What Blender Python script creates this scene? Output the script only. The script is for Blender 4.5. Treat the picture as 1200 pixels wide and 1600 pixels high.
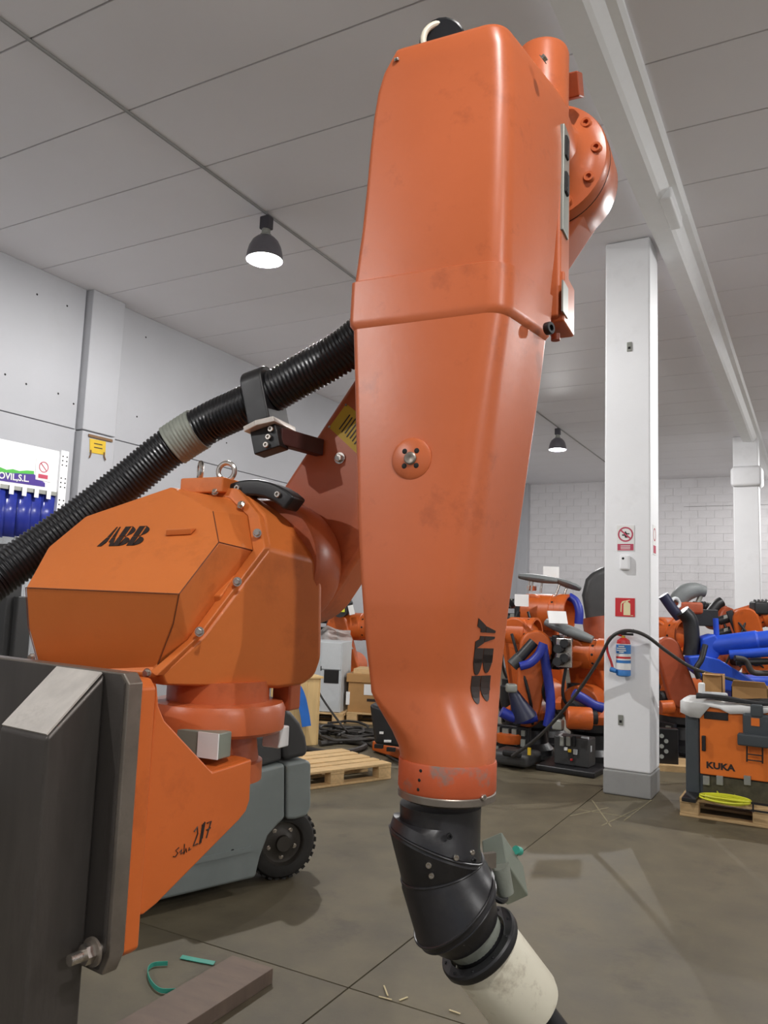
import bpy, bmesh, math, random
from mathutils import Vector, Matrix, Quaternion
random.seed(7)
for o in list(bpy.data.objects): bpy.data.objects.remove(o)
scene = bpy.context.scene
COL = scene.collection
R = math.radians
# ------------------------------------------------------------------ camera
F = 1230.0; PITCH = R(6.6); ROLL = R(2.1); YAW = R(29); CAMH = 1.6
CAM = Vector((0, 0, CAMH))
_r = Vector((1, 0, 0)); _f = Vector((0, math.cos(PITCH), math.sin(PITCH))); _u = Vector((0, -math.sin(PITCH), math.cos(PITCH)))
_r2 = _r*math.cos(ROLL) + _u*math.sin(ROLL); _u2 = -_r*math.sin(ROLL) + _u*math.cos(ROLL)
CY, SY = math.cos(YAW), math.sin(YAW)
def hw(u, v, z=0.0): return Vector((u*CY - v*SY, u*SY + v*CY, z))      # heading frame -> room frame
def hd(u, v, z=0.0): return hw(u, v, z)
cr, cu, cf = hw(*_r2), hw(*_u2), hw(*_f)
cam_d = bpy.data.cameras.new('camera'); cam = bpy.data.objects.new('camera', cam_d); COL.objects.link(cam)
cam_d.sensor_fit = 'VERTICAL'; cam_d.sensor_height = 36.0; cam_d.lens = F*36.0/1600.0; cam_d.clip_start = 0.05; cam_d.clip_end = 200
mw = Matrix((cr, cu, -cf)).transposed().to_4x4(); mw.translation = CAM; cam.matrix_world = mw
scene.camera = cam
def rayH(px, py): return _f + _r2*((px-600)/F) - _u2*((py-800)/F)
def P(px, py, v):                      # the place at forward distance v seen in this direction
    d = rayH(px, py); d = d*(v/d.y); return CAM + hw(d.x, d.y, d.z)
def PA(px, py, ax, val):               # the place on a wall / floor / ceiling plane
    d = hw(*rayH(px, py)); return CAM + d*((val-CAM[ax])/d[ax])
def PPL(px, py, p0, n):                # the place on any plane
    d = hw(*rayH(px, py)); return CAM + d*((Vector(p0)-CAM).dot(n)/d.dot(n))
# ------------------------------------------------------------------ light and exposure
w = bpy.data.worlds.new('world'); scene.world = w; w.use_nodes = True
w.node_tree.nodes['Background'].inputs[0].default_value = (.62, .72, .85, 1); w.node_tree.nodes['Background'].inputs[1].default_value = 0.3
vs = scene.view_settings; vs.view_transform = 'Standard'; vs.look = 'None'; vs.gamma = 1; vs.use_curve_mapping = False; vs.exposure = 1.14
LAMP_W = 180.0
pd = bpy.data.lights.new('door_portal', 'AREA'); pd.shape = 'RECTANGLE'; pd.size = 5.2; pd.size_y = 4.3; pd.cycles.is_portal = True
po = bpy.data.objects.new('door_portal', pd); COL.objects.link(po); po.location = (2.8, -7.65, 2.15); po.rotation_euler = (R(90), 0, 0)
# ------------------------------------------------------------------ materials
def lin(c): 
    c = c/255.0
    return c/12.92 if c <= .04045 else ((c+.055)/1.055)**2.4
def L3(rgb): return tuple(lin(c) for c in rgb)
MATS = {}
def mat(name, rgb, rough=.5, metal=0.0, var=.12, scale=6.0, bump=0.0, bscale=None, dirt=0.0, dirtrgb=(40, 34, 30), dscale=3.0, spec=.5, coat=0.0, stretch=None, alpha=1.0, trans=0.0):
    m = bpy.data.materials.new(name); m.use_nodes = True; MATS[name] = m
    nt = m.node_tree; b = nt.nodes['Principled BSDF']; N = nt.nodes.new; Lk = nt.links.new
    b.inputs['Roughness'].default_value = rough; b.inputs['Metallic'].default_value = metal
    b.inputs['Specular IOR Level'].default_value = spec; b.inputs['Coat Weight'].default_value = coat
    b.inputs['Alpha'].default_value = alpha; b.inputs['Transmission Weight'].default_value = trans
    tc = N('ShaderNodeTexCoord'); src = tc.outputs['Object']
    if stretch:
        mp = N('ShaderNodeMapping'); mp.inputs['Scale'].default_value = stretch; Lk(src, mp.inputs[0]); src = mp.outputs[0]
    col = L3(rgb)
    n1 = N('ShaderNodeTexNoise'); n1.inputs['Scale'].default_value = scale; n1.inputs['Detail'].default_value = 5; n1.inputs['Roughness'].default_value = .6; Lk(src, n1.inputs['Vector'])
    mr = N('ShaderNodeMapRange'); mr.inputs[1].default_value = .25; mr.inputs[2].default_value = .75; mr.inputs[3].default_value = 1-var; mr.inputs[4].default_value = 1+var; Lk(n1.outputs[0], mr.inputs[0])
    mx = N('ShaderNodeMix'); mx.data_type = 'RGBA'; mx.blend_type = 'MULTIPLY'; mx.inputs[0].default_value = 1; mx.inputs[6].default_value = (*col, 1); Lk(mr.outputs[0], mx.inputs[7])
    out = mx.outputs[2]
    if dirt > 0:
        n2 = N('ShaderNodeTexNoise'); n2.inputs['Scale'].default_value = dscale; n2.inputs['Detail'].default_value = 8; n2.inputs['Roughness'].default_value = .7; Lk(src, n2.inputs['Vector'])
        r2 = N('ShaderNodeMapRange'); r2.inputs[1].default_value = .56; r2.inputs[2].default_value = .74; r2.inputs[3].default_value = 0; r2.inputs[4].default_value = dirt; Lk(n2.outputs[0], r2.inputs[0])
        m2 = N('ShaderNodeMix'); m2.data_type = 'RGBA'; Lk(r2.outputs[0], m2.inputs[0]); Lk(out, m2.inputs[6]); m2.inputs[7].default_value = (*L3(dirtrgb), 1); out = m2.outputs[2]
    Lk(out, b.inputs['Base Color'])
    rr = N('ShaderNodeMapRange'); rr.inputs[3].default_value = max(.02, rough-.1); rr.inputs[4].default_value = min(1, rough+.1); Lk(n1.outputs[0], rr.inputs[0]); Lk(rr.outputs[0], b.inputs['Roughness'])
    if bump > 0:
        n3 = N('ShaderNodeTexNoise'); n3.inputs['Scale'].default_value = bscale or scale*8; n3.inputs['Detail'].default_value = 4; Lk(src, n3.inputs['Vector'])
        bp = N('ShaderNodeBump'); bp.inputs['Strength'].default_value = bump; bp.inputs['Distance'].default_value = .01; Lk(n3.outputs[0], bp.inputs['Height']); Lk(bp.outputs[0], b.inputs['Normal'])
    return m
def emat(name, rgb, s):
    m = bpy.data.materials.new(name); m.use_nodes = True; MATS[name] = m
    b = m.node_tree.nodes['Principled BSDF']; b.inputs['Base Color'].default_value = (.9, .9, .9, 1)
    b.inputs['Emission Color'].default_value = (*rgb, 1); b.inputs['Emission Strength'].default_value = s
    return m
ORANGE = mat('robot_orange', (196, 101, 58), .34, var=.07, scale=2.5, dirt=.45, dscale=6, dirtrgb=(110, 45, 20), bump=.02, bscale=60)
ORANGE2 = mat('base_orange', (209, 115, 53), .42, var=.06, scale=3, dirt=.3, dscale=5, dirtrgb=(120, 50, 18), bump=.04, bscale=50)
BORANGE = mat('bracket_orange', (204, 102, 43), .42, var=.06, scale=3, dirt=.3, dscale=5, dirtrgb=(110, 46, 18), bump=.04, bscale=50)
ORANGE3 = mat('worn_orange', (196, 90, 52), .5, var=.1, scale=6, dirt=1.6, dscale=7, dirtrgb=(125, 122, 115), bump=.05)
KORANGE = mat('arm_orange', (196, 92, 32), .4, var=.12, scale=4, dirt=.5, dscale=5, dirtrgb=(90, 40, 15))
BRORANGE = mat('brown_orange', (160, 72, 38), .45, var=.1, scale=4, dirt=.4)
BLACK = mat('black_plastic', (26, 26, 28), .42, var=.15, scale=5)
HOSEBLACK = mat('hose_black', (22, 22, 25), .33, var=.15, scale=5)
WRISTBLACK = mat('wrist_black', (34, 33, 35), .36, var=.2, scale=6, dirt=.4, dirtrgb=(70, 66, 62), dscale=8, bump=.04, bscale=40)
RUBBER = mat('tyre_rubber', (44, 42, 39), .8, var=.2, scale=6, dirt=.4, dirtrgb=(80, 76, 68))
STEELDK = mat('mill_steel', (84, 79, 75), .42, metal=.55, var=.3, scale=3, dirt=.5, dirtrgb=(40, 33, 30), dscale=3, stretch=(3, 3, .5))
STEELMID = mat('machined_steel', (135, 126, 116), .38, metal=.6, var=.25, scale=8, dirt=.5, dirtrgb=(60, 52, 46), dscale=8)
STEELPOL = mat('ground_steel', (226, 220, 212), .38, metal=.35, var=.15, scale=14, dirt=.5, dirtrgb=(130, 122, 115), dscale=6)
CHROME = mat('zinc_bolt', (205, 198, 190), .25, metal=.95, var=.15, scale=20)
STEELBAR = mat('scaled_steel_bar', (112, 96, 84), .6, metal=.25, var=.25, scale=3, dirt=.5, dirtrgb=(60, 50, 46), dscale=4, stretch=(1, 4, 1))
ALU = mat('grey_aluminium', (150, 152, 145), .4, metal=.4, var=.1)
GREYBOX = mat('grey_box', (128, 134, 122), .45, var=.1)
TAPE = mat('duct_tape', (138, 142, 132), .45, metal=.15, var=.12, scale=10, bump=.3, bscale=30)
DARK = mat('dark_hole', (14, 12, 11), .7)
DECAL = mat('decal_black', (40, 28, 24), .5, dirt=.2, dirtrgb=(120, 60, 35))
WHITEP = mat('white_wall_paint', (240, 241, 243), .7, var=.03, scale=2.0, bump=.05, bscale=40, dirt=.14, dirtrgb=(150, 148, 145), dscale=1.6)
WALLW = mat('warehouse_wall_paint', (178, 179, 183), .75, var=.04, scale=1.2, bump=.06, bscale=30, dirt=.16, dirtrgb=(140, 138, 135), dscale=1.2)
BLOCKW = mat('painted_block', (216, 214, 216), .8, var=.05, scale=3, bump=.2, bscale=40)
GREYBAND = mat('grey_skirting_paint', (150, 150, 148), .6, var=.08, dirt=.3, dirtrgb=(110, 105, 100))
CEILM = mat('ceiling_panel', (244, 243, 247), .55, var=.02, scale=1.0)
BEAMW = mat('beam_paint', (250, 252, 253), .6, var=.03, bump=.03)
WOOD = mat('pallet_wood', (205, 172, 124), .7, var=.18, scale=6, stretch=(1, 6, 6), bump=.1)
PLY = mat('pine_board', (216, 184, 128), .65, var=.1, scale=3, stretch=(4, 4, .6))
CARD = mat('cardboard', (176, 134, 84), .8, var=.08, scale=4)
PAPER = mat('white_paper', (232, 232, 230), .7, var=.03)
FLGREY = mat('forklift_grey', (128, 136, 134), .38, var=.05, dirt=.2, dirtrgb=(90, 90, 84), dscale=4)
FLDARK = mat('forklift_charcoal', (58, 58, 58), .5, var=.1)
RIM = mat('wheel_rim', (70, 66, 60), .5, metal=.3, var=.15)
CABGREY = mat('cabinet_grey', (196, 200, 202), .5, var=.04, dirt=.15)
BLUEST = mat('blue_strap', (40, 110, 200), .6, var=.15)
BLUEH = mat('blue_hose', (38, 52, 150), .42, var=.1)
BLUER = mat('robot_blue', (28, 74, 190), .42, var=.08, dirt=.2)
PVC = mat('blue_pvc', (40, 52, 140), .22, var=.1, scale=3)
FILM = mat('clear_film', (190, 195, 198), .25, var=.1, alpha=.35)
FILM2 = mat('wrinkled_film', (205, 198, 194), .3, var=.15, alpha=.6, bump=.6, bscale=18)
SHEET = mat('white_sheet', (212, 212, 210), .5, var=.06, bump=.3, bscale=12)
KCAB = mat('cabinet_orange', (226, 116, 36), .45, var=.04, dirt=.15, dirtrgb=(150, 70, 25))
KDARK = mat('cabinet_anthracite', (62, 68, 72), .5, var=.06)
YELLOW = mat('cable_yellow', (224, 226, 60), .4, var=.05)
YSIGN = mat('yellow_plate', (212, 176, 40), .5, var=.1)
RED = mat('extinguisher_red', (190, 34, 36), .35, var=.05)
SRED = mat('sign_red', (205, 40, 48), .5, var=.04)
CREAM = mat('sign_cream', (235, 225, 180), .6, var=.02)
PINK = mat('sign_faded_red', (190, 70, 95), .6, var=.08)
LBLUE = mat('label_blue', (50, 120, 190), .5, var=.05)
GREENP = mat('banner_green', (80, 180, 70), .6, var=.04)
PURPLE = mat('banner_purple', (72, 48, 140), .6, var=.04)
TEAL = mat('strap_teal', (60, 160, 140), .45, var=.1)
STRAW = mat('straw', (205, 190, 150), .8, var=.1)
CABLE = mat('cable_grey', (50, 47, 44), .55, var=.15)
GREYTOOL = mat('grey_rubber_pad', (112, 116, 116), .55, var=.12, dirt=.2)
WHITECAN = mat('white_worn_plastic', (222, 216, 196), .45, var=.05, scale=5, dirt=.8, dirtrgb=(128, 108, 82), dscale=8)
# ------------------------------------------------------------------ mesh helpers
def ortho(ax):
    ax = Vector(ax).normalized(); t = Vector((0, 0, 1)) if abs(ax.z) < .9 else Vector((1, 0, 0))
    a = ax.cross(t).normalized(); b = ax.cross(a).normalized(); return ax, a, b
def frame(o, x, y, z):
    m = Matrix((Vector(x).normalized(), Vector(y).normalized(), Vector(z).normalized())).transposed().to_4x4(); m.translation = Vector(o); return m
def frz(o, yaw): return Matrix.Translation(Vector(o)) @ Matrix.Rotation(yaw, 4, 'Z')
def spline(pts, n=8):
    pts = [Vector(p) for p in pts]; q = [pts[0]*2-pts[1]] + pts + [pts[-1]*2-pts[-2]]; out = []
    for i in range(1, len(q)-2):
        a, b, c, d = q[i-1:i+3]
        for k in range(n):
            t = k/n; out.append(.5*((2*b)+(c-a)*t+(2*a-5*b+4*c-d)*t*t+(3*b-a-3*c+d)*t**3))
    out.append(pts[-1]); return out
def even(pts, step):
    out = [pts[0].copy()]; acc = 0.0
    for a, b in zip(pts, pts[1:]):
        l = (b-a).length; s = step-acc
        while s <= l and l > 1e-9: out.append(a.lerp(b, s/l)); s += step
        acc = l-(s-step)
    return out
ORG = {}
class MB:
    def __init__(s): s.v = []; s.f = []
    def add(s, v, f):
        o = len(s.v); s.v += [Vector(p) for p in v]; s.f += [tuple(i+o for i in q) for q in f]; return s
    def boxm(s, M, sx, sy, sz, taper=1.0):        # centred box in frame M
        v = []
        for z in (-1, 1):
            k = taper if z > 0 else 1
            for x, y in ((-1, -1), (1, -1), (1, 1), (-1, 1)): v.append(M @ Vector((x*sx/2*k, y*sy/2*k, z*sz/2)))
        return s.add(v, [(0, 3, 2, 1), (4, 5, 6, 7), (0, 1, 5, 4), (1, 2, 6, 5), (2, 3, 7, 6), (3, 0, 4, 7)])
    def box(s, a, b):                             # axis-aligned between corners
        a = Vector(a); b = Vector(b); d = b-a
        return s.boxm(Matrix.Translation((a+b)/2), abs(d.x), abs(d.y), abs(d.z))
    def rings(s, rings, cap=True, closed=True):
        n = len(rings[0]); o = len(s.v)
        for r in rings: s.v += [Vector(p) for p in r]
        for i in range(len(rings)-1):
            for j in range(n if closed else n-1):
                k = (j+1) % n; s.f.append((o+i*n+j, o+i*n+k, o+(i+1)*n+k, o+(i+1)*n+j))
        if cap: s.f.append(tuple(o+j for j in range(n))[::-1]); s.f.append(tuple(o+(len(rings)-1)*n+j for j in range(n)))
        return s
    def lathe(s, prof, p0, axis, n=32, cap=True): # prof (r, h)
        ax, a, b = ortho(axis); p0 = Vector(p0)
        return s.rings([[p0+ax*h+(a*math.cos(2*math.pi*i/n)+b*math.sin(2*math.pi*i/n))*r for i in range(n)] for r, h in prof], cap)
    def cyl(s, p0, p1, r0, r1=None, n=24, cap=True):
        p0 = Vector(p0); p1 = Vector(p1); return s.lathe([(r0, 0), (r0 if r1 is None else r1, (p1-p0).length)], p0, p1-p0, n, cap)
    def tube(s, pts, r, n=10, cap=True):
        pts = [Vector(p) for p in pts]; rs = []; pa = None
        for i, p in enumerate(pts):
            t = (pts[min(i+1, len(pts)-1)]-pts[max(i-1, 0)]).normalized()
            if pa is None: _, pa, _ = ortho(t)
            pa = (pa-t*pa.dot(t)).normalized(); pb = t.cross(pa)
            rr = r[i] if isinstance(r, (list, tuple)) else r
            rs.append([p+(pa*math.cos(2*math.pi*k/n)+pb*math.sin(2*math.pi*k/n))*rr for k in range(n)])
        return s.rings(rs, cap)
    def prism(s, poly, vec):
        vec = Vector(vec); return s.rings([[Vector(p) for p in poly], [Vector(p)+vec for p in poly]])
    def torus(s, c, axis, Rr, r, n=32, m=10, a0=0, a1=2*math.pi, start=None):
        ax, a, b = ortho(axis); c = Vector(c)
        if start is not None: a = Vector(start); a = (a-ax*a.dot(ax)).normalized(); b = ax.cross(a)
        full = abs(a1-a0-2*math.pi) < 1e-6; rs = []
        for i in range(n+(0 if full else 1)):
            t = a0+(a1-a0)*i/n; d = a*math.cos(t)+b*math.sin(t)
            rs.append([c+d*(Rr+r*math.cos(2*math.pi*k/m))+ax*r*math.sin(2*math.pi*k/m) for k in range(m)])
        if full: rs.append(rs[0])
        return s.rings(rs, not full)
    def shell(s, v, f, vec):                       # open front skin given depth along vec
        v = [Vector(p) for p in v]; n = len(v); vec = Vector(vec)
        edges = {}
        for q in f:
            for a, b in zip(q, q[1:]+q[:1]): edges[(a, b)] = 1
        side = [(a, b) for (a, b) in edges if (b, a) not in edges]
        fs = [tuple(q) for q in f]+[tuple(i+n for i in q)[::-1] for q in f]+[(b, a, a+n, b+n) for a, b in side]
        return s.add(v+[p+vec for p in v], fs)
    def sphere(s, c, r, n=16, m=10, sc=(1, 1, 1)):
        c = Vector(c); rs = []
        for i in range(1, m):
            t = math.pi*i/m; rs.append([c+Vector((math.sin(t)*math.cos(2*math.pi*k/n)*r*sc[0], math.sin(t)*math.sin(2*math.pi*k/n)*r*sc[1], math.cos(t)*r*sc[2])) for k in range(n)])
        return s.rings(rs)
    def mesh(s, name, m, smooth=35):
        c = Vector((0, 0, 0)); 
        lo = Vector([min(p[i] for p in s.v) for i in range(3)]); hi = Vector([max(p[i] for p in s.v) for i in range(3)]); c = (lo+hi)/2
        me = bpy.data.meshes.new(name); me.from_pydata([p-c for p in s.v], [], s.f)
        bm = bmesh.new(); bm.from_mesh(me); bmesh.ops.remove_doubles(bm, verts=bm.verts, dist=1e-6); bmesh.ops.recalc_face_normals(bm, faces=bm.faces); bm.to_mesh(me); bm.free()
        if smooth: 
            me.shade_smooth(); me.set_sharp_from_angle(angle=R(smooth))
        if m: me.materials.append(m)
        return me, c
    def build(s, name, m, parent=None, smooth=35, bevel=0, seg=2, bang=30):
        me, c = s.mesh(name, m, smooth)
        o = bpy.data.objects.new(name, me); COL.objects.link(o); setpos(o, c, parent)
        if bevel:
            bv = o.modifiers.new('bevel', 'BEVEL'); bv.width = bevel; bv.segments = seg; bv.limit_method = 'ANGLE'; bv.angle_limit = R(bang); bv.harden_normals = False
            me.shade_smooth(); me.set_sharp_from_angle(angle=R(180)) if seg > 1 else None
            wn = o.modifiers.new('wn', 'WEIGHTED_NORMAL'); wn.keep_sharp = True
        return o
def setpos(o, c, parent):
    c = Vector(c); ORG[o.name] = c.copy()
    if parent is not None: o.parent = parent; o.location = c-ORG[parent.name]
    else: o.location = c
def thing(name, label, cat, loc, group=None):
    o = bpy.data.objects.new(name, None); COL.objects.link(o); o.empty_display_size = .1; setpos(o, loc, None)
    return tag(o, label, cat, group)
def tag(o, label=None, cat=None, group=None, kind=None):
    if label: o['label'] = label
    if cat: o['category'] = cat
    if group: o['group'] = group
    if kind: o['kind'] = kind
    return o
def inst(name, me, M, parent):                     # a shared mesh placed by a matrix (parents are never rotated)
    o = bpy.data.objects.new(name, me); COL.objects.link(o); ORG[o.name] = M.translation.copy()
    L = M.copy()
    if parent is not None: o.parent = parent; L.translation = M.translation-ORG[parent.name]
    o.matrix_local = L if parent is not None else M
    if parent is None: o.matrix_world = M
    return o
def copy_tree(o, delta, parent=None):
    c = o.copy(); COL.objects.link(c); ORG[c.name] = ORG[o.name]+Vector(delta)
    if parent is not None: c.parent = parent
    else: c.location = o.location+Vector(delta)
    for ch in [x for x in bpy.data.objects if x.parent == o]: copy_tree(ch, delta, c)
    return c
def zmat(p, n, up=Vector((0, 0, 1)), roll=0.0):    # local z along n, y as near up as can be
    n = Vector(n).normalized(); up = Vector(up); x = up.cross(n)
    if x.length < 1e-4: x = Vector((1, 0, 0)).cross(n)
    x.normalize(); y = n.cross(x); m = frame(p, x, y, n)
    return m @ Matrix.Rotation(roll, 4, 'Z')
def lettering(name, body, size, M, m, parent, xs=1.0, ext=.0008, shear=0.0, align='CENTER', bold=0.0):
    cu_ = bpy.data.curves.new(name, 'FONT'); cu_.body = body; cu_.size = size; cu_.extrude = ext; cu_.shear = shear; cu_.align_x = align; cu_.align_y = 'CENTER'; cu_.offset = bold; cu_.resolution_u = 3
    t = bpy.data.objects.new('tmp', cu_); COL.objects.link(t); dg = bpy.context.evaluated_depsgraph_get()
    me = bpy.data.meshes.new_from_object(t.evaluated_get(dg)); bpy.data.objects.remove(t)
    me.transform(Matrix.Diagonal((xs, 1, 1, 1))); me.materials.clear(); me.materials.append(m); me.name = name
    return inst(name, me, M, parent)
def flat(pts2, ext=.001):                           # 2-D polygon -> thin prism verts/faces around local z=0..ext
    n = len(pts2); v = [(x, y, 0) for x, y in pts2]+[(x, y, ext) for x, y in pts2]
    return v, [tuple(range(n))[::-1], tuple(range(n, 2*n))]+[(i, (i+1) % n, n+(i+1) % n, n+i) for i in range(n)]
def plate(name, polys, M, m, parent, ext=.001):
    b = MB()
    for p in polys:
        v, f = flat(p, ext); b.add(v, f)
    me = bpy.data.meshes.new(name); me.from_pydata([tuple(x) for x in b.v], [], b.f); me.materials.append(m)
    return inst(name, me, M, parent)
def circ(cx, cy, r, n=24, a0=0, a1=2*math.pi): return [(cx+r*math.cos(a0+(a1-a0)*i/n), cy+r*math.sin(a0+(a1-a0)*i/n)) for i in range(n)]
def ringpoly(cx, cy, r1, r0, n=28):
    out = []
    for i in range(n):
        a, b = 2*math.pi*i/n, 2*math.pi*(i+1)/n
        out.append([(cx+r1*math.cos(a), cy+r1*math.sin(a)), (cx+r1*math.cos(b), cy+r1*math.sin(b)), (cx+r0*math.cos(b), cy+r0*math.sin(b)), (cx+r0*math.cos(a), cy+r0*math.sin(a))])
    return out
# shared small meshes (local z out of the surface)
def small(name, m, fn):
    b = MB(); fn(b); me = bpy.data.meshes.new(name); me.from_pydata([tuple(p) for p in b.v], [], b.f); me.materials.append(m)
    bm = bmesh.new(); bm.from_mesh(me); bmesh.ops.recalc_face_normals(bm, faces=bm.faces); bm.to_mesh(me); bm.free()
    me.shade_smooth(); me.set_sharp_from_angle(angle=R(35)); return me
def _hexbolt(b):
    b.lathe([(1.35, 0), (1.35, .2)], (0, 0, 0), (0, 0, 1), 16); b.lathe([(1.0, .2), (1.0, .85), (.8, 1.0)], (0, 0, 0), (0, 0, 1), 6)
def _sock(b):
    b.lathe([(1.0, 0), (1.0, .8), (.9, .95), (.5, .95), (.5, .4)], (0, 0, 0), (0, 0, 1), 14)
HEX = small('hex_bolt', CHROME, _hexbolt); SOCK = small('socket_screw', CHROME, _sock); HOLE = small('screw_hole', DARK, lambda b: b.lathe([(1, 0), (.8, .12)], (0, 0, 0), (0, 0, 1), 14))
BSOCK = small('black_screw', BLACK, _sock)
def bolt(me, name, p, n, r, parent): return inst(name, me, zmat(p, n) @ Matrix.Scale(r, 4), parent)
# ------------------------------------------------------------------ the hall
XL, XR, YB, YF, ZC = -7.42, 7.5, 21.4, -7.5, 5.1
SEAMX = -4.34
def floor_material():
    m = mat('concrete_floor', (97, 89, 70), .6, var=.3, scale=2.6, dirt=.8, dirtrgb=(66, 60, 49), dscale=1.7, bump=.06, bscale=50)
    return m
FLOORM = floor_material()
fl = MB().box((XL-.3, YF-.3, -.2), (XR+.3, YB+.3, -.025)).build('floor', DARK); tag(fl, kind='structure')
xs = [XL-.3, -6.9, -1.76, 3.4, XR+.3]; ys = [YF-.3, -2.1, 3.02, 8.14, 13.26, 18.4, YB+.3]
g = .004
for i in range(len(xs)-1):
    for j in range(len(ys)-1):
        MB().box((xs[i]+g, ys[j]+g, -.03), (xs[i+1]-g, ys[j+1]-g, 0)).build('floor_slab', FLOORM, fl)
ce = MB().box((XL-.3, YF-.3, ZC+.03), (XR+.3, YB+.3, ZC+.2)).build('ceiling', DARK); tag(ce, kind='structure')
def ceil_strip(x0, x1, y0, pitch, gx=.006):
    y = y0
    while y > YF-.3: y -= pitch
    while y < YB+.3:
        a, b_ = max(y, YF-.3), min(y+pitch, YB+.3)
        if b_-a > .05: MB().box((x0+gx, a+.005, ZC), (x1-gx, b_-.005, ZC+.04)).build('ceiling_panel', CEILM, ce, smooth=0, bevel=.004, seg=1)
        y += pitch
ceil_strip(XL-.3, SEAMX, 2.93, .82); ceil_strip(SEAMX, -1.2, 2.93, .82); ceil_strip(-.95, 4.5, 4.87, .812); ceil_strip(4.5, XR+.3, 4.87, .812)
tr = MB().tube([(SEAMX, YF, ZC-.006), (SEAMX, YB, ZC-.006)], .012, 6).build('trim_1', GREYBAND); tag(tr, kind='structure')
wl = MB().box((XL-.3, YF-.3, 0), (XL, YB+.3, ZC+.03)).build('wall_left', WALLW); tag(wl, kind='structure')
# concrete panel courses of the left wall stand a little proud, with a joint between them
for z0, z1 in ((0, 1.35), (1.36, 3.435), (3.445, ZC)):
    for y0, y1 in ((YF, -3.3), (-2.8, 6.0), (6.52, 15.3), (15.82, YB)):
        MB().box((XL-.005, y0, z0), (XL+.03, y1, z1)).build('wall_panel', WALLW, wl, smooth=0, bevel=.006, seg=1)
for y0 in (-3.28, 6.02, 15.32):                                   # pilasters
    MB().box((XL-.01, y0, 0), (XL+.13, y0+.48, 3.43)).box((XL-.01, y0, 3.442), (XL+.13, y0+.48, ZC)).build('pilaster', WALLW, wl, smooth=0, bevel=.012, seg=2)
wb = MB().box((XL-.3, YB, 0), (XR+.3, YB+.3, ZC+.03)).build('wall_back', BLOCKW); tag(wb, kind='structure')
wr = MB().box((XR, YF-.3, 0), (XR+.3, YB+.3, ZC+.03)).build('wall_right', WALLW); tag(wr, kind='structure')
# unseen wall behind the photographer; open loading door added to let in daylight
DX0, DX1, DZ = .2, 5.4, 4.3
wf = MB().box((XL-.3, YF-.3, 0), (DX0, YF, ZC+.03)).box((DX1, YF-.3, 0), (XR+.3, YF, ZC+.03)).box((DX0, YF-.3, DZ), (DX1, YF, ZC+.03)).build('wall_front', WALLW); tag(wf, kind='structure')
yd = MB().box((XL-12, YF-16, -.2), (XR+12, YF-.3, -.02)).build('floor_yard', FLOORM); tag(yd, kind='structure')
# painted blocks of the back wall, where it shows between the columns
blk = small('block', BLOCKW, lambda b: b.box((-.197, -.008, -.097), (.197, .012, .097)))
row = 0; z = 1.55
while z < ZC-.05:
    x = XL+.35+(.2 if row % 2 else 0)
    while x < .7:
        inst('block', blk, Matrix.Translation((x, YB-.004, z)), wb); x += .4
    z += .2; row += 1
MB().box((XL+.02, YB-.25, 0), (XL+.3, YB, ZC)).build('pilaster', WALLW, wb, smooth=0, bevel=.01)
MB().box((-3.0, YB-.012, 4.35), (3.0, YB+.002, 4.36)).build('joint_strip', GREYBAND, wb)
# columns
def column(x0, y0, s, nm):
    st = MB().box((x0, y0, .215), (x0+s, y0+s, ZC-.004)).build(nm, WHITEP, smooth=0, bevel=.018, seg=3); tag(st, kind='structure')
    MB().box((x0-.004, y0-.004, 0), (x0+s+.004, y0+s+.004, .215)).build('grey_painted_foot', GREYBAND, st, smooth=0, bevel=.018, seg=3)
    return st
pil1 = column(-1.715, 7.28, .41, 'wall_column_1'); pil2 = column(-1.42, 16.6, .45, 'wall_column_2')
MB().box((-1.46, 16.5, 4.1), (-.9, 17.05, 4.5)).build('corbel', WHITEP, pil2, smooth=0, bevel=.06, seg=1)
# roof beam beside the columns
sec = [(-1.24, 4.97), (-1.07, 4.95), (-1.04, 4.97), (-.985, 5.04), (-.93, 5.05), (-.905, 5.075), (-.90, 5.12), (-1.24, 5.12)]
def beamseg(y0, y1, dz): return MB().rings([[Vector((x, y, min(z+dz, 5.125) if z < 5.1 else z)) for x, z in sec] for y in (y0, y1)])
bm_ = beamseg(YF, 6.9, 0).build('trim_2', BEAMW, smooth=0); tag(bm_, kind='structure')
beamseg(6.9, YB, .018).build('beam_length', BEAMW, bm_, smooth=0)
MB().box((-1.08, 6.35, 4.945), (-.97, 6.95, 5.1)).build('beam_splice', BEAMW, bm_, smooth=0, bevel=.02, seg=1)
for px, py in ((58, 460), (105, 478), (41, 600), (91, 615), (228, 527), (214, 651), (8, 585), (354, 692), (115, 631)):
    bolt(HOLE, 'wall_hole', PA(px, py, 0, XL+.03), Vector((1, 0, 0)), .012, wl)
MARK = mat('worn_floor_paint', (132, 124, 98), .7, var=.3, scale=20)
for a, b in (((905, 1265), (985, 1277)), ((925, 1250), (955, 1292)), ((975, 1282), (1018, 1250)), ((890, 1275), (950, 1262)), ((940, 1290), (1000, 1262))):
    p, q = PA(*a, 2, .001), PA(*b, 2, .001); MB().boxm(frame((p+q)/2, q-p, Vector((0, 0, 1)).cross(q-p), Vector((0, 0, 1))), (q-p).length, .011, .002).build('worn_marking', MARK, fl)
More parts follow.
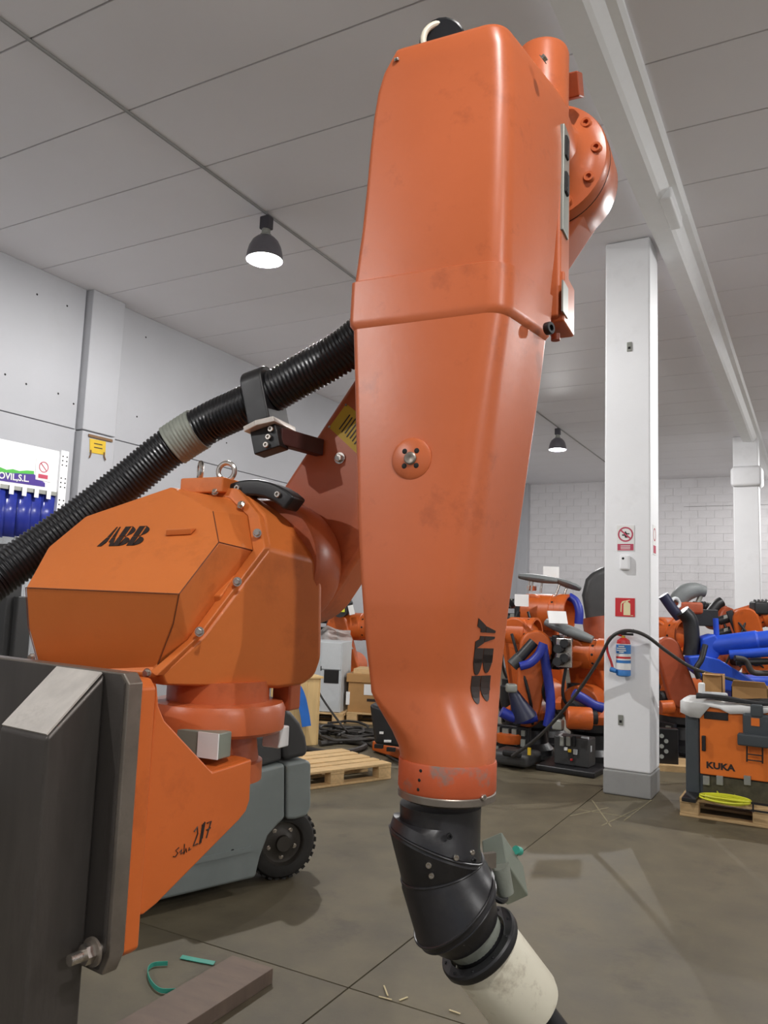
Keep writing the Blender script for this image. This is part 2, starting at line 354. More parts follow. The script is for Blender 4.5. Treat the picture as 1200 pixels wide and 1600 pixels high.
# ------------------------------------------------------------------ high-bay lamps
LAMPB = mat('lamp_housing', (70, 68, 74), .4, metal=.3, var=.1); REFL = mat('lamp_reflector', (112, 110, 116), .35, metal=.4)
LENS = emat('lamp_glow', (1, .985, .95), 9)
def lamp(x, y, label, pw=1.0):
    t = thing('high_bay_lamp', label, 'lamp', (x, y, ZC-.46), 'high bay lamps under the ceiling')
    Z = Vector((0, 0, -1)); o = Vector((x, y, ZC)); K = .68
    sc = lambda pr: [(a*K, b*K) for a, b in pr]
    MB().box(o+Vector((-.075, -.06, -.23))*K, o+Vector((.075, .06, -.05))*K).build('ballast_box', LAMPB, t, bevel=.01)
    MB().cyl(o, o+Z*.05, .01).build('hanger', LAMPB, t)
    MB().lathe(sc([(.055, .22), (.06, .26), (.055, .28), (.075, .30), (.075, .325)]), o, Z, 20).build('lamp_holder', ALU, t)
    MB().lathe(sc([(.07, .32), (.12, .345), (.175, .40), (.215, .48), (.235, .56), (.243, .62), (.246, .662), (.24, .662), (.236, .62), (.222, .56), (.20, .48), (.16, .41), (.06, .35)]), o, Z, 36, cap=False).build('bell_shade', REFL, t)
    MB().lathe(sc([(.001, .59), (.12, .588), (.2, .58), (.226, .57), (.1, .566), (.001, .566)]), o, Z, 32, cap=False).build('glass_cover', LENS, t)
    ld = bpy.data.lights.new('lamp_light', 'POINT'); ld.shadow_soft_size = .04; ld.energy = LAMP_W*pw; ld.color = (1, .985, .97)
    lo = bpy.data.objects.new('lamp_light', ld); COL.objects.link(lo); setpos(lo, o+Z*.659*K, t)
    return t
l1 = PA(415, 334, 2, ZC); l2 = PA(871, 667, 2, ZC)
lamp(SEAMX, l1.y, 'lit grey high bay lamp left of the big orange arm'); lamp(SEAMX, l2.y, 'lit grey high bay lamp right of the big orange arm')
lp = l2.y-l1.y
lamp(SEAMX, l1.y-lp, 'high bay lamp behind the photographer over the left bay')
for k in range(3): lamp(.7, 0.0+lp*k, ['high bay lamp above the photographer over the right bay', 'high bay lamp over the right bay beside the beam', 'high bay lamp far along the right bay'][k], (.72, 1, 1)[k])
for k in range(2): lamp(5.4, -1.0+lp*k, ['high bay lamp nearest the added door by the right wall', 'high bay lamp farther along the right wall'][k])
# ------------------------------------------------------------------ the big painting robot
def interp(tab, y):
    if y <= tab[0][0]: return tab[0][1]
    for (a, va), (b, vb) in zip(tab, tab[1:]):
        if y <= b: return va+(vb-va)*(y-a)/(b-a)
    return tab[-1][1]
Zup = Vector((0, 0, 1))
aX = hd(.4226, .9063); bX = hd(.9063, -.4226)                # axis of the arm joints (away) and across
nB = hd(math.cos(R(55)), math.sin(R(55))); mB = hd(-math.sin(R(55)), math.cos(R(55)))   # out of the mounting face, along it
O = P(225, 1053, 1.70)
rob = thing('painting_robot', 'big worn orange wall-mounted industrial robot with its arm hanging down in the foreground', 'robot', O+nB*.4+mB*.2-Zup*.5)
# ---- upper arm: sections of a rounded box
TL = [(30, 640), (95, 607), (118, 594), (140, 588), (200, 578), (300, 569), (400, 558), (440, 551), (480, 548), (600, 551), (700, 553), (800, 555), (900, 560), (1000, 567), (1085, 577), (1110, 588), (1140, 606), (1165, 622), (1200, 628)]
TC = [(25, 782), (60, 790), (130, 793), (250, 791), (400, 787), (480, 783), (560, 771), (700, 752), (900, 724), (1000, 709), (1085, 702), (1200, 700)]
TR = [(60, 893), (165, 893), (225, 887), (300, 878), (440, 866), (480, 861), (520, 857), (590, 849), (660, 839), (740, 827), (840, 813), (930, 801), (1010, 791), (1080, 784), (1150, 778), (1200, 772)]
TV = [(25, 1.555), (480, 1.55), (945, 1.55), (1000, 1.556), (1085, 1.57), (1200, 1.6)]
eL = -bX; eR = hd(.6, .8)
def on_line(C, e, tab, cy):
    t = .2; row = cy
    for _ in range(12):
        px = interp(tab, row); d = hw(*rayH(px, row)); q = C-CAM
        # t so that the horizontal part of C + e t lies on the pixel column's ray
        det = e.x*(-d.y)-(-d.x)*e.y; t = (-(q.x)*(-d.y)-(-d.x)*(-(q.y)))/det
        p = C+e*t; dd = p-CAM; hx = dd.x*CY+dd.y*SY; hy = -dd.x*SY+dd.y*CY; hv = Vector((hx, hy, dd.z))
        row = 800-F*hv.dot(_u2)/hv.dot(_f)
    return t
def rrect(C, wl, wr, r, grow=0.0, k=7):                      # rounded four-sided ring, from the near corner
    Lc, Rc = C+eL*wl, C+eR*wr; Bc = Lc+aX*wr*.85
    q = [C, Lc, Bc, Rc]; cen = (C+Lc+Bc+Rc)/4; out = []
    if grow: q = [p+((p-cen).normalized()*grow*1.35) for p in q]
    for i in range(4):
        c, pv, nx = q[i], q[i-1], q[(i+1) % 4]; e1 = (pv-c); e2 = (nx-c); d = min((r*1.25, .016, .03, .014)[i], e1.length*.48, e2.length*.48); e1.normalize(); e2.normalize()
        a, b = c+e1*d, c+e2*d
        for n in range(k+1):
            t = n/k; out.append(a*(1-t)**2+c*2*t*(1-t)*.82+((a+b)/2)*2*t*(1-t)*.18+b*t*t)
    return out
def rcircle(cen, r, k=7):                                     # the same ring order on a circle
    out = []; e = [(-eL, -aX), (eL, -aX), (eL, aX), (-eL, aX)]
    for i in range(4):
        for n in range(k+1):
            t = (n/k)*math.pi/2*.97+R(1.35); x, y = e[i]
            if i % 2 == 0: out.append(cen+(x*math.cos(t)+y*math.sin(t))*r)
            else: out.append(cen+(y*math.cos(t)+x*math.sin(t))*r)
    return out
def sect(cy): 
    C = P(interp(TC, cy), cy, interp(TV, cy)); return C, on_line(C, eL, TL, cy), on_line(C, eR, TR, cy)
def arm_rings(rows, rad, grow=0.0): return [rrect(*sect(y), interp(rad, y), grow) for y in rows]
RAD = [(30, .03), (480, .034), (700, .045), (945, .055), (1085, .06), (1140, .07)]
up = arm_rings([36, 60, 90, 130, 180, 250, 320, 400, 412], RAD)
C0, wl0, wr0 = sect(36)
cap = []; cen0 = sum(up[0], Vector())/len(up[0])
for ins, dz in ((.004, .010), (.014, .017), (.03, .021)):
    cap.append([Vector((*(p+(cen0-p).normalized()*ins).xy, p.z+dz)) for p in up[0]])
upc = MB().rings(cap[::-1]+up).build('upper_arm_cover', ORANGE, rob, smooth=40); tag(upc, 'plain orange upper cover of the hanging arm')
bd = arm_rings([404, 406, 470, 478, 484], RAD)
for i, gr in enumerate((0, .005, .006, .006, 0)): bd[i] = rrect(*sect([404, 406, 470, 478, 486][i]), .036, gr)
MB().rings(bd).build('cover_band', ORANGE, rob, smooth=40)
low = arm_rings([480, 540, 600, 700, 800, 900, 945, 952, 1000, 1050, 1078], RAD)
# lower end turns from the box into the round collar
Kc = P(699, 1200, 1.665); rc = .0975
Cb, wlb, wrb = sect(1078)
for t, zf in ((.12, 1090), (.3, 1108), (.5, 1128), (.72, 1152), (.9, 1176), (1, 1194)):
    z = P(interp(TC, zf), zf, 1.6).z
    q = rrect(Cb, wlb, wrb, .06); q2 = rcircle(Kc, rc)
    s = {1090: .03, 1108: .2, 1128: .43, 1152: .72, 1176: .94, 1194: 1}[zf]
    low.append([Vector((*a.lerp(b, s).xy, z)) for a, b in zip(q, q2)])
loc = MB().rings(low).build('lower_arm_cover', ORANGE, rob, smooth=28); tag(loc, 'tapering orange lower cover carrying the vertical black lettering')
zc = P(699, 1194, 1.6).z
MB().lathe([(.0995, 0), (.1005, .004), (.1005, .055), (.098, .06)], Vector((*Kc.xy, zc)), -Zup, 48).build('wrist_collar', ORANGE3, rob)
MB().lathe([(.0985, .06), (.1, .062), (.1, .074), (.088, .08)], Vector((*Kc.xy, zc)), -Zup, 48).build('collar_ring', STEELMID, rob)
for px, py in ((655, 1205), (652, 1220), (649, 1235)):
    p = P(px, py, 1.58); d = (p-Kc); d.z = 0; d.normalize(); bolt(HOLE, 'screw_hole', Vector((*(Kc.xy+d.xy*.1003), p.z)), d, .0035, rob)
p = P(745, 1243, 1.6); d = p-Kc; d.z = 0; d.normalize(); bolt(SOCK, 'socket_screw', Vector((*(Kc.xy+d.xy*.1), p.z)), d, .006, rob)
# plane of the broad face and of the side face of the arm
fN = -aX; Cm = P(766, 700, 1.55); sN = hd(.8, -.6)
def onface(px, py, off=.0): return PPL(px, py, P(interp(TC, py), py, interp(TV, py)), fN)+fN*off
bc = onface(643, 717)
bs = MB().lathe([(.046, -.01), (.044, .002), (.037, .006), (.001, .006)], bc, fN, 36, cap=False).build('round_boss', ORANGE, rob)
for s1, s2 in ((-1, -1), (1, -1), (-1, 1), (1, 1)): bolt(HOLE, 'screw_hole', bc+fN*.006+bX*.0135*s1+Zup*.0155*s2, fN, .0058, bs)
MB().lathe([(.0135, .005), (.0135, .009), (.011, .011), (.003, .011), (.0, .009)], bc, fN, 20).build('boss_plug', STEELMID, bs)
def letterset(M, parent, w_, h, lab):               # three block letters cut by a fine cross
    gp = .022*h; pieces = []
    lw = w_/3.12
    def clipA(x0):
        W = lw*1.16; cx = x0+W/2; t = .30*lw
        Lg = [(x0, 0), (x0+t, 0), (x0+t+.22*h*(W/2-t*.55)/h*1.0, .2*h), (cx-gp, .2*h), (cx-gp, .44*h), (x0+W/2*.44, .44*h)]
        mir = lambda pts: [(2*cx-x, y) for x, y in pts][::-1]
        Ug = [(x0+W/2*.48, .47*h), (cx-gp, .47*h), (cx-gp, h), (cx-.13*W, h)]
        return [Lg, mir(Lg), Ug, mir(Ug)]
    pieces += clipA(0)
    for x0 in (lw*1.1, lw*2.12):
        W = lw; xm = x0+W*.48; yb = .455*h
        pieces.append([(x0, 0), (xm-gp, 0), (xm-gp, yb), (x0, yb)]); pieces.append([(x0, yb+.03*h), (xm-gp, yb+.03*h), (xm-gp, h), (x0, h)])
        ry = yb/2; pieces.append([(xm+gp, 0)]+[(x0+W-ry*.85+ry*.85*math.cos(t), ry+ry*math.sin(t)) for t in [(-90+i*18)*math.pi/180 for i in range(11)]]+[(xm+gp, yb)])
        y0 = yb+.03*h; ry = (h-y0)/2; W2 = W*.93; pieces.append([(xm+gp, y0)]+[(x0+W2-ry*.85+ry*.85*math.cos(t), y0+ry+ry*math.sin(t)) for t in [(-90+i*18)*math.pi/180 for i in range(11)]]+[(xm+gp, h)])
    pieces = [[(x-w_/2, y-h/2) for x, y in q] for q in pieces]
    from mathutils.bvhtree import BVHTree
    pm = parent.data; off = ORG[parent.name]; bv = BVHTree.FromPolygons([v.co+off for v in pm.vertices], [tuple(p.vertices) for p in pm.polygons])
    bm = bmesh.new(); nrm = Vector(M.col[2].xyz).normalized()
    for q in pieces: bm.faces.new([bm.verts.new(M @ Vector((x, y, 0))) for x, y in q])
    bmesh.ops.triangulate(bm, faces=bm.faces); bmesh.ops.subdivide_edges(bm, edges=bm.edges, cuts=2, use_grid_fill=True)
    for v in bm.verts:
        hit = bv.ray_cast(v.co+nrm*.15, -nrm)
        if hit[0] is not None: v.co = hit[0]+nrm*.0016
    bmesh.ops.recalc_face_normals(bm, faces=bm.faces); bedge = [e for e in bm.edges if len(e.link_faces) == 1]
    dd = bmesh.ops.duplicate(bm, geom=bm.faces[:]); mp = dd['vert_map']
    for e in bedge:
        a_, b_ = e.verts
        if a_ in mp and b_ in mp: bm.faces.new((a_, b_, mp[b_], mp[a_]))
    for v in [g_ for g_ in dd['geom'] if isinstance(g_, bmesh.types.BMVert)]: v.co -= nrm*.0008
    bmesh.ops.recalc_face_normals(bm, faces=bm.faces)
    me = bpy.data.meshes.new('brand_lettering'); c = parent.matrix_world.translation.copy() if False else M.translation.copy()
    for v in bm.verts: v.co -= c
    bm.to_mesh(me); bm.free(); me.materials.append(DECAL)
    o = bpy.data.objects.new('brand_lettering', me); COL.objects.link(o); setpos(o, c, parent); tag(o, lab); return o
# vertical letters on the side face: fit the face near those rows
q0 = sect(960); q1 = sect(1085)
def sidept(row, f): C, a, b = sect(row); return C+eR*b*f
sA, sB = sidept(965, .42), sidept(1085, .42); dn = (sB-sA).normalized(); sx = (sidept(1020, .8)-sidept(1020, .3)).normalized()
nS = sx.cross(dn); nS = -nS if nS.dot(sN) < 0 else nS; nS.normalize()
def SP(px, py): return PPL(px, py, sidept(1020, .5), nS)
def affine(o, x, y, n): 
    m = Matrix((x, y, n)).transposed().to_4x4(); m.translation = o; return m
xv = (SP(750, 1098)-SP(765, 966))*.985; yv = SP(771, 1030)-SP(742, 1030)
letterset(affine(SP(754, 1032)+nS*.004, xv, yv, nS), loc, 1, 1, 'black block lettering running down the arm')
# small fittings of the arm
pk = P(854, 514, 1.66); bolt(BSOCK, 'black_plug', pk, sN+aX*-.2, .014, rob)
pt = P(848, 96, 1.63); bolt(HEX, 'hex_bolt', pt+Zup*.004, (sN+Zup*.6), .009, rob)
pt = P(620, 94, 1.66); bolt(SOCK, 'socket_screw', pt, (fN+Zup), .006, rob)
# ---- elbow
K1 = P(452, 885, 2.40); K2 = PPL(856, 268, K1, aX)
MB().lathe([(.17, 0), (.172, .01), (.172, .12), (.15, .15)], K2, aX, 56).build('elbow_drum', ORANGE, rob, smooth=50)
MB().torus(K2-aX*.002, aX, .165, .006, 64, 8).build('elbow_seal', DARK, rob)
fl_ = MB().lathe([(.10, -.22), (.10, -.11), (.115, -.07), (.15, -.05), (.166, -.045), (.170, -.035), (.170, -.004)], K2, aX, 64).build('elbow_flange', ORANGE, rob, smooth=50)
bosses = small('boss', ORANGE, lambda b: b.lathe([(1.25, 0), (1.0, .5), (1.0, 1.3), (.55, 1.3), (.5, .5)], (0, 0, 0), (0, 0, 1), 18))
for ang in (36, 3, -30, 69, -62):
    d = bX*math.cos(R(ang))+Zup*math.sin(R(ang)); bolt(bosses, 'boss', K2-aX*.046+d*.142, -aX, .013, fl_)
MB().boxm(frame(P(775, 275, 1.94), bX, aX, Zup), .2, .12, .5).build('rear_casting', ORANGE, rob, bevel=.03, seg=3)
MB().boxm(frame(P(845, 400, 1.84), bX, aX, Zup), .12, .10, .36).build('rear_post', ORANGE, rob, bevel=.01)
lb = MB().boxm(frame(P(872, 478, 1.84), bX, aX, Zup), .056, .12, .125).build('rear_box', ORANGE, rob, bevel=.006)
MB().boxm(frame(P(868, 470, 1.785)+bX*.022, bX, aX, Zup), .004, .055, .075).build('grey_label', ALU, lb)
MB().cyl(P(868, 522, 1.84), P(868, 532, 1.84), .011, n=14).build('box_foot', BRORANGE, lb)
gp_ = MB().boxm(frame(P(881, 285, 1.80), bX, aX, Zup), .014, .06, .27).build('connector_plate', ALU, rob, bevel=.003)
for py in (232, 288):
    MB().boxm(frame(P(882, py, 1.79)+bX*.004, bX, aX, Zup), .012, .03, .055).build('connector_slot', DARK, gp_, bevel=.005)
MB().lathe([(.066, 0), (.066, .25), (.062, .262), (.05, .266)], P(846, 235, 1.86), Zup, 40).build('elbow_motor', ORANGE, rob)
MB().boxm(frame(P(893, 135, 1.92), bX, aX, Zup) @ Matrix.Rotation(R(30), 4, 'X'), .05, .07, .06).build('cable_bracket', BRORANGE, rob, bevel=.004)
# ---- lower arm between the two joints
def armhull(c0, r0, c1, r1, n=20):
    dv = c1-c0; L = dv.length; d = dv/L; s = d.cross(aX).normalized(); ph = math.asin((r0-r1)/L); out = []
    for i in range(n+1):
        t = math.pi/2-ph+ (math.pi+2*ph)*i/n if False else -math.pi/2+ph+(math.pi-2*ph)*i/n; out.append(c1+(d*math.cos(t)+s*math.sin(t))*r1)
    for i in range(n+1):
        t = math.pi/2-ph+(math.pi+2*ph)*i/n; out.append(c0+(d*math.cos(t)+s*math.sin(t))*r0)
    return out
la = MB().prism(armhull(K1, .175, K2, .16), aX*.15).build('lower_arm', ORANGE, rob, smooth=30, bevel=.018, seg=3, bang=50)
MB().lathe([(.18, -.15), (.188, -.14), (.19, -.03), (.18, 0)], K1, aX, 56).build('shoulder_flange', ORANGE, rob, smooth=50)
def onarm(px, py, off=.001): return PPL(px, py, K1-aX*off, aX)
yl = [onarm(*q, .0015) for q in ((514, 668), (541, 631), (588, 668), (563, 714))]
lo_ = MB().prism(yl, aX*.001).build('yellow_notice', YSIGN, la); tag(lo_, 'yellow notice plate')
cy_ = sum(yl, Vector())/4; ux = (yl[1]-yl[0]).normalized(); uy = (yl[0]-yl[3]).normalized()
for i in range(7):
    MB().boxm(frame(cy_-aX*.0012+uy*(.036-.012*i)+ux*random.uniform(-.004, .004), ux, uy, -aX), .055, .0035, .0008).build('print_line', DECAL, lo_)
for q in ((541, 633), (515, 667)): bolt(SOCK, 'rivet', onarm(*q, .002), -aX, .004, lo_)
bolt(HEX, 'hex_bolt', onarm(531, 716, .002), -aX, .013, la)
arc = MB(); rs = []
for i in range(13):
    t = R(50+i*8.2); d = bX*math.cos(t)+Zup*math.sin(t)
    rs.append([K1-aX*.235+d*.185, K1-aX*.165+d*.185, K1-aX*.165+d*.232, K1-aX*.235+d*.232])
arc.rings(rs).build('cable_guard', BLACK, rob, bevel=.008)
for t in (62, 100, 138): d = bX*math.cos(R(t))+Zup*math.sin(R(t)); bolt(SOCK, 'socket_screw', K1-aX*.235+d*.21, -aX, .009, rob)
# ---- shoulder housing
A0, A6, A3 = P(40, 918, 1.98), P(280, 928, 1.83), P(267, 761, 2.22); nT = (A6-A0).cross(A3-A0).normalized()
def T(px, py): return PPL(px, py, A0, nT)
B3 = P(237, 1047, 1.93); nL = (A6-A0).cross(B3-A0).normalized()
def Lw(px, py): return PPL(px, py, A0, nL)
A1, A2, A4, A5 = T(75, 855), T(133, 807), T(333, 799), T(342, 847)
B1, B2, B4, B5 = Lw(271, 974), Lw(247, 1038), Lw(62, 1046), Lw(44, 980)
C1, C2, C3, C4 = P(388, 806, 2.14), P(396, 860, 2.07), P(294, 1000, 1.94), P(236, 1049, 1.90)
D0, D1 = P(300, 768, 2.25), P(360, 779, 2.2)
V = [A0, A1, A2, A3, A4, A5, A6, B1, B2, B3, B4, B5, C1, C2, C3, C4, D0, D1]
cvf = [(0, 1, 2, 3, 4, 5, 6), (0, 6, 7, 8, 9, 10, 11), (4, 12, 13, 5), (5, 13, 14, 6), (6, 14, 7), (7, 14, 15, 8), (8, 15, 9), (3, 16, 17, 4), (4, 17, 12)]
cov = MB().shell(V, cvf, aX*.16).build('housing_cover', ORANGE2, rob, smooth=20, bevel=.007, seg=2, bang=12); tag(cov, 'faceted orange housing cover with black lettering')
E0, E1, E2, E3, E4, E5 = P(292, 763, 2.26), P(372, 763, 2.2), P(407, 806, 2.12), P(416, 856, 2.06), P(313, 993, 1.93), P(245, 1057, 1.885)
fv = [D0, D1, C1, C2, C3, C4, E0, E1, E2, E3, E4, E5]
MB().shell([p-aX*.006 for p in fv], [(0, 6, 7, 1), (1, 7, 8, 2), (2, 8, 9, 3), (3, 9, 10, 4), (4, 10, 11, 5)], aX*.03).build('cover_flange', ORANGE2, rob, smooth=25, bevel=.004)
G1, G2, G3 = P(458, 812, 2.26), P(499, 878, 2.2), P(498, 1000, 2.2)
Ga, Gb, Gc, Gd = P(497, 1030, 2.2), P(488, 1056, 2.2), P(468, 1071, 2.19), P(430, 1077, 2.14)
Ge = P(250, 1072, 1.93)
bodyv = [E0, E1, E2, E3, E4, E5, G1, G2, G3, Ga, Gb, Gc, Gd, Ge, P(62, 1046, 2.06), P(45, 920, 2.06), P(135, 812, 2.2)]
bodyv = [p+aX*.012 for p in bodyv]
MB().shell(bodyv, [(1, 6, 7, 3, 2), (3, 7, 8, 9, 10, 11, 12, 13, 5, 4), (5, 13, 14), (0, 1, 2, 3, 4, 5, 14, 15, 16)], hd(-.13, 1)*.24).build('housing_body', ORANGE2, rob, smooth=25, bevel=.012, seg=3, bang=14)
scn = (-aX+bX*.3).normalized()
for (px, py), v, nn in (((337, 769), 2.21, Zup*.7-aX), ((377, 789), 2.155, Zup*.5-aX), ((402, 833), 2.085, scn), ((371, 909), 2.0, scn), ((312, 987), 1.925, scn), ((230, 1052), 1.885, -aX), ((50, 1028), 2.03, -aX)):
    bolt(HEX, 'hex_bolt', P(px, py, v-.012), nn, .0088, rob)
MB().boxm(frame(P(331, 762, 2.26), bX, aX, Zup), .15, .1, .045).build('lifting_block', ORANGE2, rob, bevel=.005)
for px, ang in ((313, 70), (354, 15)):
    base = P(px, 757, 2.26); c_ = P(px, 737, 2.26); ax_ = hd(math.sin(R(ang)), math.cos(R(ang)))
    MB().torus(c_, ax_, .0255, .0075, 28, 10).cyl(base-Zup*.01, base+Zup*.008, .014, .011, 16).build('eye_bolt', CHROME, rob)
# letters on the cover
ex = (T(230, 851)-T(157, 853)).normalized(); nTo = nT if nT.dot(CAM-A0) > 0 else -nT; ey = nTo.cross(ex)
xv = T(224, 852)-T(156, 854); yv = T(179, 823)-T(157, 853)
letterset(affine(T(196, 838)+nTo*.003, xv, yv, nTo), cov, 1, 1, 'black slanted lettering on the cover')
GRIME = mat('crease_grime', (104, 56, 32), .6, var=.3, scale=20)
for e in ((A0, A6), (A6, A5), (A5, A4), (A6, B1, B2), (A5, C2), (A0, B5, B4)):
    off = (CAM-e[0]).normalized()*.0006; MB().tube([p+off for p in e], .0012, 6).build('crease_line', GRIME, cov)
gc = T(284, 832); fg = frame(gc+nTo*.002, ex, ey, nTo)
MB().add([fg @ Vector(q) for q in ((-.04, .012, .0), (.04, .014, .0), (.036, -.006, .016), (-.036, -.008, .016), (-.04, -.016, 0), (.034, -.014, 0))], [(0, 1, 2, 3), (3, 2, 5, 4), (0, 3, 4), (1, 5, 2), (0, 4, 5, 1)]).build('grip_lip', ORANGE2, cov, smooth=20, bevel=.003)
# ---- base: turning ring, neck and bracket
AX1 = O+nB*.41+mB*.2; AX1.z = 0
def zrow(py, px=345, v=2.15): return P(px, py, v).z
MB().lathe([(.135, zrow(1098)), (.135, zrow(1060))], AX1, Zup, 48).build('neck', ORANGE, rob)
MB().lathe([(.10, zrow(1140)), (.168, zrow(1139)), (.178, zrow(1134)), (.180, zrow(1104)), (.172, zrow(1094)), (.12, zrow(1090))], AX1, Zup, 56).build('turning_ring', ORANGE, rob)
MB().lathe([(.125, zrow(1215)), (.125, zrow(1186)), (.115, zrow(1184)), (.105, zrow(1140))], AX1, Zup, 40).build('axis_body', ORANGE, rob)
sb_ = MB().boxm(frame(P(318, 1160, 1.98), bX, aX, Zup), .13, .05, .062).build('stop_block', GREYBOX, rob, bevel=.004)
MB().boxm(frame(P(318, 1160, 1.98)+bX*.034-aX*.027, bX, aX, Zup), .06, .004, .06).build('white_label', PAPER, sb_)
MB().boxm(frame(P(431, 1150, 2.2), bX, aX, Zup), .055, .05, .055).build('white_stop_block', PAPER, rob, bevel=.004)
MB().boxm(frame(P(448, 1080, 2.25), bX, aX, Zup), .06, .06, .1).build('stop_lug', ORANGE, rob, bevel=.008)
MB().boxm(frame(P(410, 1085, 2.2), bX, aX, Zup), .02, .03, .06).build('stop_pin', ALU, rob)
zt = O.z-.012; zb = P(200, 1497, 1.72).z
bp_ = [(0, zb+.015), (.02, zb), (.56, zb), (.58, zb+.02), (.58, zt-.02), (.56, zt), (.02, zt), (0, zt-.02)]
MB().prism([Vector((*(O+mB*(m_+.004)).xy, z)) for m_, z in bp_], nB*.04).build('base_plate', BORANGE, rob, smooth=25, bevel=.006)
def gus(off): return [PPL(px, py, O+mB*.012, mB)+mB*off for px, py in ((246, 1066), (249, 1104), (258, 1126), (332, 1206), (352, 1200), (394, 1186), (391, 1250), (385, 1268), (374, 1282), (246, 1412), (224, 1430), (214, 1430))]
gn = MB().prism(gus(0), mB*.035).build('bracket_cheek', BORANGE, rob, smooth=25, bevel=.01, seg=3)
MB().prism(gus(.4), mB*.035).build('bracket_cheek', BORANGE, rob, smooth=25, bevel=.01, seg=3)
gg = gus(0.02); MB().prism([gg[6], gg[8], gg[9], gg[10], gg[10]+nB*.05+Zup*.03, gg[9]+nB*.02+Zup*.05, gg[8]-nB*.02+Zup*.03, gg[6]-nB*.03], mB*.4).build('bracket_web', BORANGE, rob, smooth=25)
MB().prism([gg[3], gg[5], gg[6], gg[6]-Zup*.05-nB*.06, gg[3]-Zup*.06], mB*.4).build('bracket_shelf', BORANGE, rob, smooth=25)
fx = nB; fy = Zup; fm = frame(PPL(300, 1325, O+mB*.012, mB)-mB*.0006, fx, fy, -mB) 
def scribble(strokes, c, sc, wd):
    b = MB()
    for st in strokes: b.tube([c+nB*x*sc+Zup*y*sc for x, y in st], wd, 5)
    return b
sc0 = PPL(286, 1330, O+mB*.012, mB)-mB*.001
tag(scribble([[(-.6, .5), (-1, .3), (-.7, 0), (-1, -.3), (-1.3, -.2)], [(-.5, 0), (-.2, .25), (-.3, -.2), (0, -.1)], [(.1, .7), (.1, -.3), (.35, .2), (.45, -.2)], [(.8, .2), (.7, -.1), (1.0, 0)]], sc0, .022, .0012).build('marker_writing', DECAL, gn), 'small black marker scribble')
sc1 = PPL(314, 1304, O+mB*.012, mB)-mB*.001
tag(scribble([[(-1, .5), (-.6, .9), (-.5, .2), (-1, -.9), (-.4, -.8)], [(.1, 1), (-.15, -.9)], [(.25, 1.1), (0, -.8)], [(.4, 1.2), (.15, -.4)], [(.7, 1), (1.3, 1.1), (.9, 0), (.75, -.5)], [(.7, .3), (1.25, .45)]], sc1, .022, .0018).build('marker_writing', DECAL, gn), 'black marker number scrawled on the bracket')
# ---- wrist
tD = hd(.61, .18, -.76).normalized()
def ring(c, nrm, r, n=40):
    nrm = Vector(nrm).normalized(); x = hd(0, 1); x = (x-nrm*x.dot(nrm)).normalized(); y = nrm.cross(x)
    return [c+(x*math.cos(2*math.pi*i/n)+y*math.sin(2*math.pi*i/n))*r for i in range(n)]
wv = 1.665
N1 = hd(-.30, -.05, -.95); N2 = hd(.30, .05, -.95); N3 = hd(.66, .15, -.74)
W0 = Vector((*Kc.xy, P(690, 1256, wv).z))+hd(-.012, 0)
w1, w2, w3, w4 = P(681, 1318, wv), P(691, 1356, wv), P(709, 1414, wv), P(727, 1446, wv)
j = MB().rings([ring(W0, (0, 0, -1), .083), ring(W0-Zup*.03, (0, 0, -1), .082), ring(P(682, 1298, wv), N1, .093), ring(w1-hd(0, 0, -.004), N1, .0985)]).build('wrist_upper_segment', WRISTBLACK, rob, smooth=30)
MB().rings([ring(w1, N1, .098), ring(w1-Zup*.008, N1*1, .1), ring(w2+Zup*.003, N2, .086), ring(w2, N2, .085)]).build('wrist_middle_segment', WRISTBLACK, rob, smooth=30)
MB().rings([ring(w2, N2, .086), ring(w2+(w3-w2)*.2, N2, .09), ring(w3-(w3-w2)*.06, N3, .098), ring(w3, N3, .101)]).build('wrist_lower_segment', WRISTBLACK, rob, smooth=30)
MB().rings([ring(w3, N3, .098), ring(w3+(w4-w3)*.3, N3, .097), ring(w3+(w4-w3)*.4, N3, .09), ring(w4, tD, .076), ring(w4+tD*.012, tD, .07)]).build('wrist_end_segment', WRISTBLACK, rob, smooth=30)
for c, nn, r in ((w1, N1, .099), (w2, N2, .0855), (w3, N3, .1005), (w3+(w4-w3)*.35, N3, .0955)):
    nn = Vector(nn).normalized(); MB().torus(c, nn, r, .0028, 56, 8).build('joint_rib', WRISTBLACK, rob)
for px, py, c, me, r in ((672, 1350, w2, SOCK, .006), (710, 1337, w2, SOCK, .0055), (676, 1366, w2, SOCK, .0055), (738, 1332, w2, SOCK, .005), (699, 1303, w1, BSOCK, .006), (742, 1345, w2, BSOCK, .005)):
    d = P(px, py, 1.58); cc = d-c; cc.z = 0; cc.normalize(); s = c+cc*(.096 if c is w2 else .099); s.z = d.z; bolt(me, 'socket_screw', s, cc, r, rob)
tp = w4+tD*.008
MB().lathe([(.066, 0), (.062, .02), (.056, .045)], tp, tD, 40).build('taped_neck', TAPE, rob)
MB().lathe([(.060, .028), (.060, .052), (.085, .052), (.088, .047), (.088, .036), (.085, .032), (.066, .032)], tp, tD, 48, cap=False).build('black_flange', BLACK, rob)
MB().lathe([(.0765, .048), (.0785, .058), (.0785, .195), (.074, .21), (.04, .212)], tp, tD, 48).build('white_bell_housing', WHITECAN, rob)
MB().lathe([(.046, .21), (.044, .26), (.043, .58)], tp, tD, 28).build('tool_hose', HOSEBLACK, rob)
for i in range(10):
    d = ortho(tD); q = d[1]*math.cos(i*.628)+d[2]*math.sin(i*.628); bolt(BSOCK, 'flange_screw', tp+tD*.033+q*.077, -tD, .003, rob)
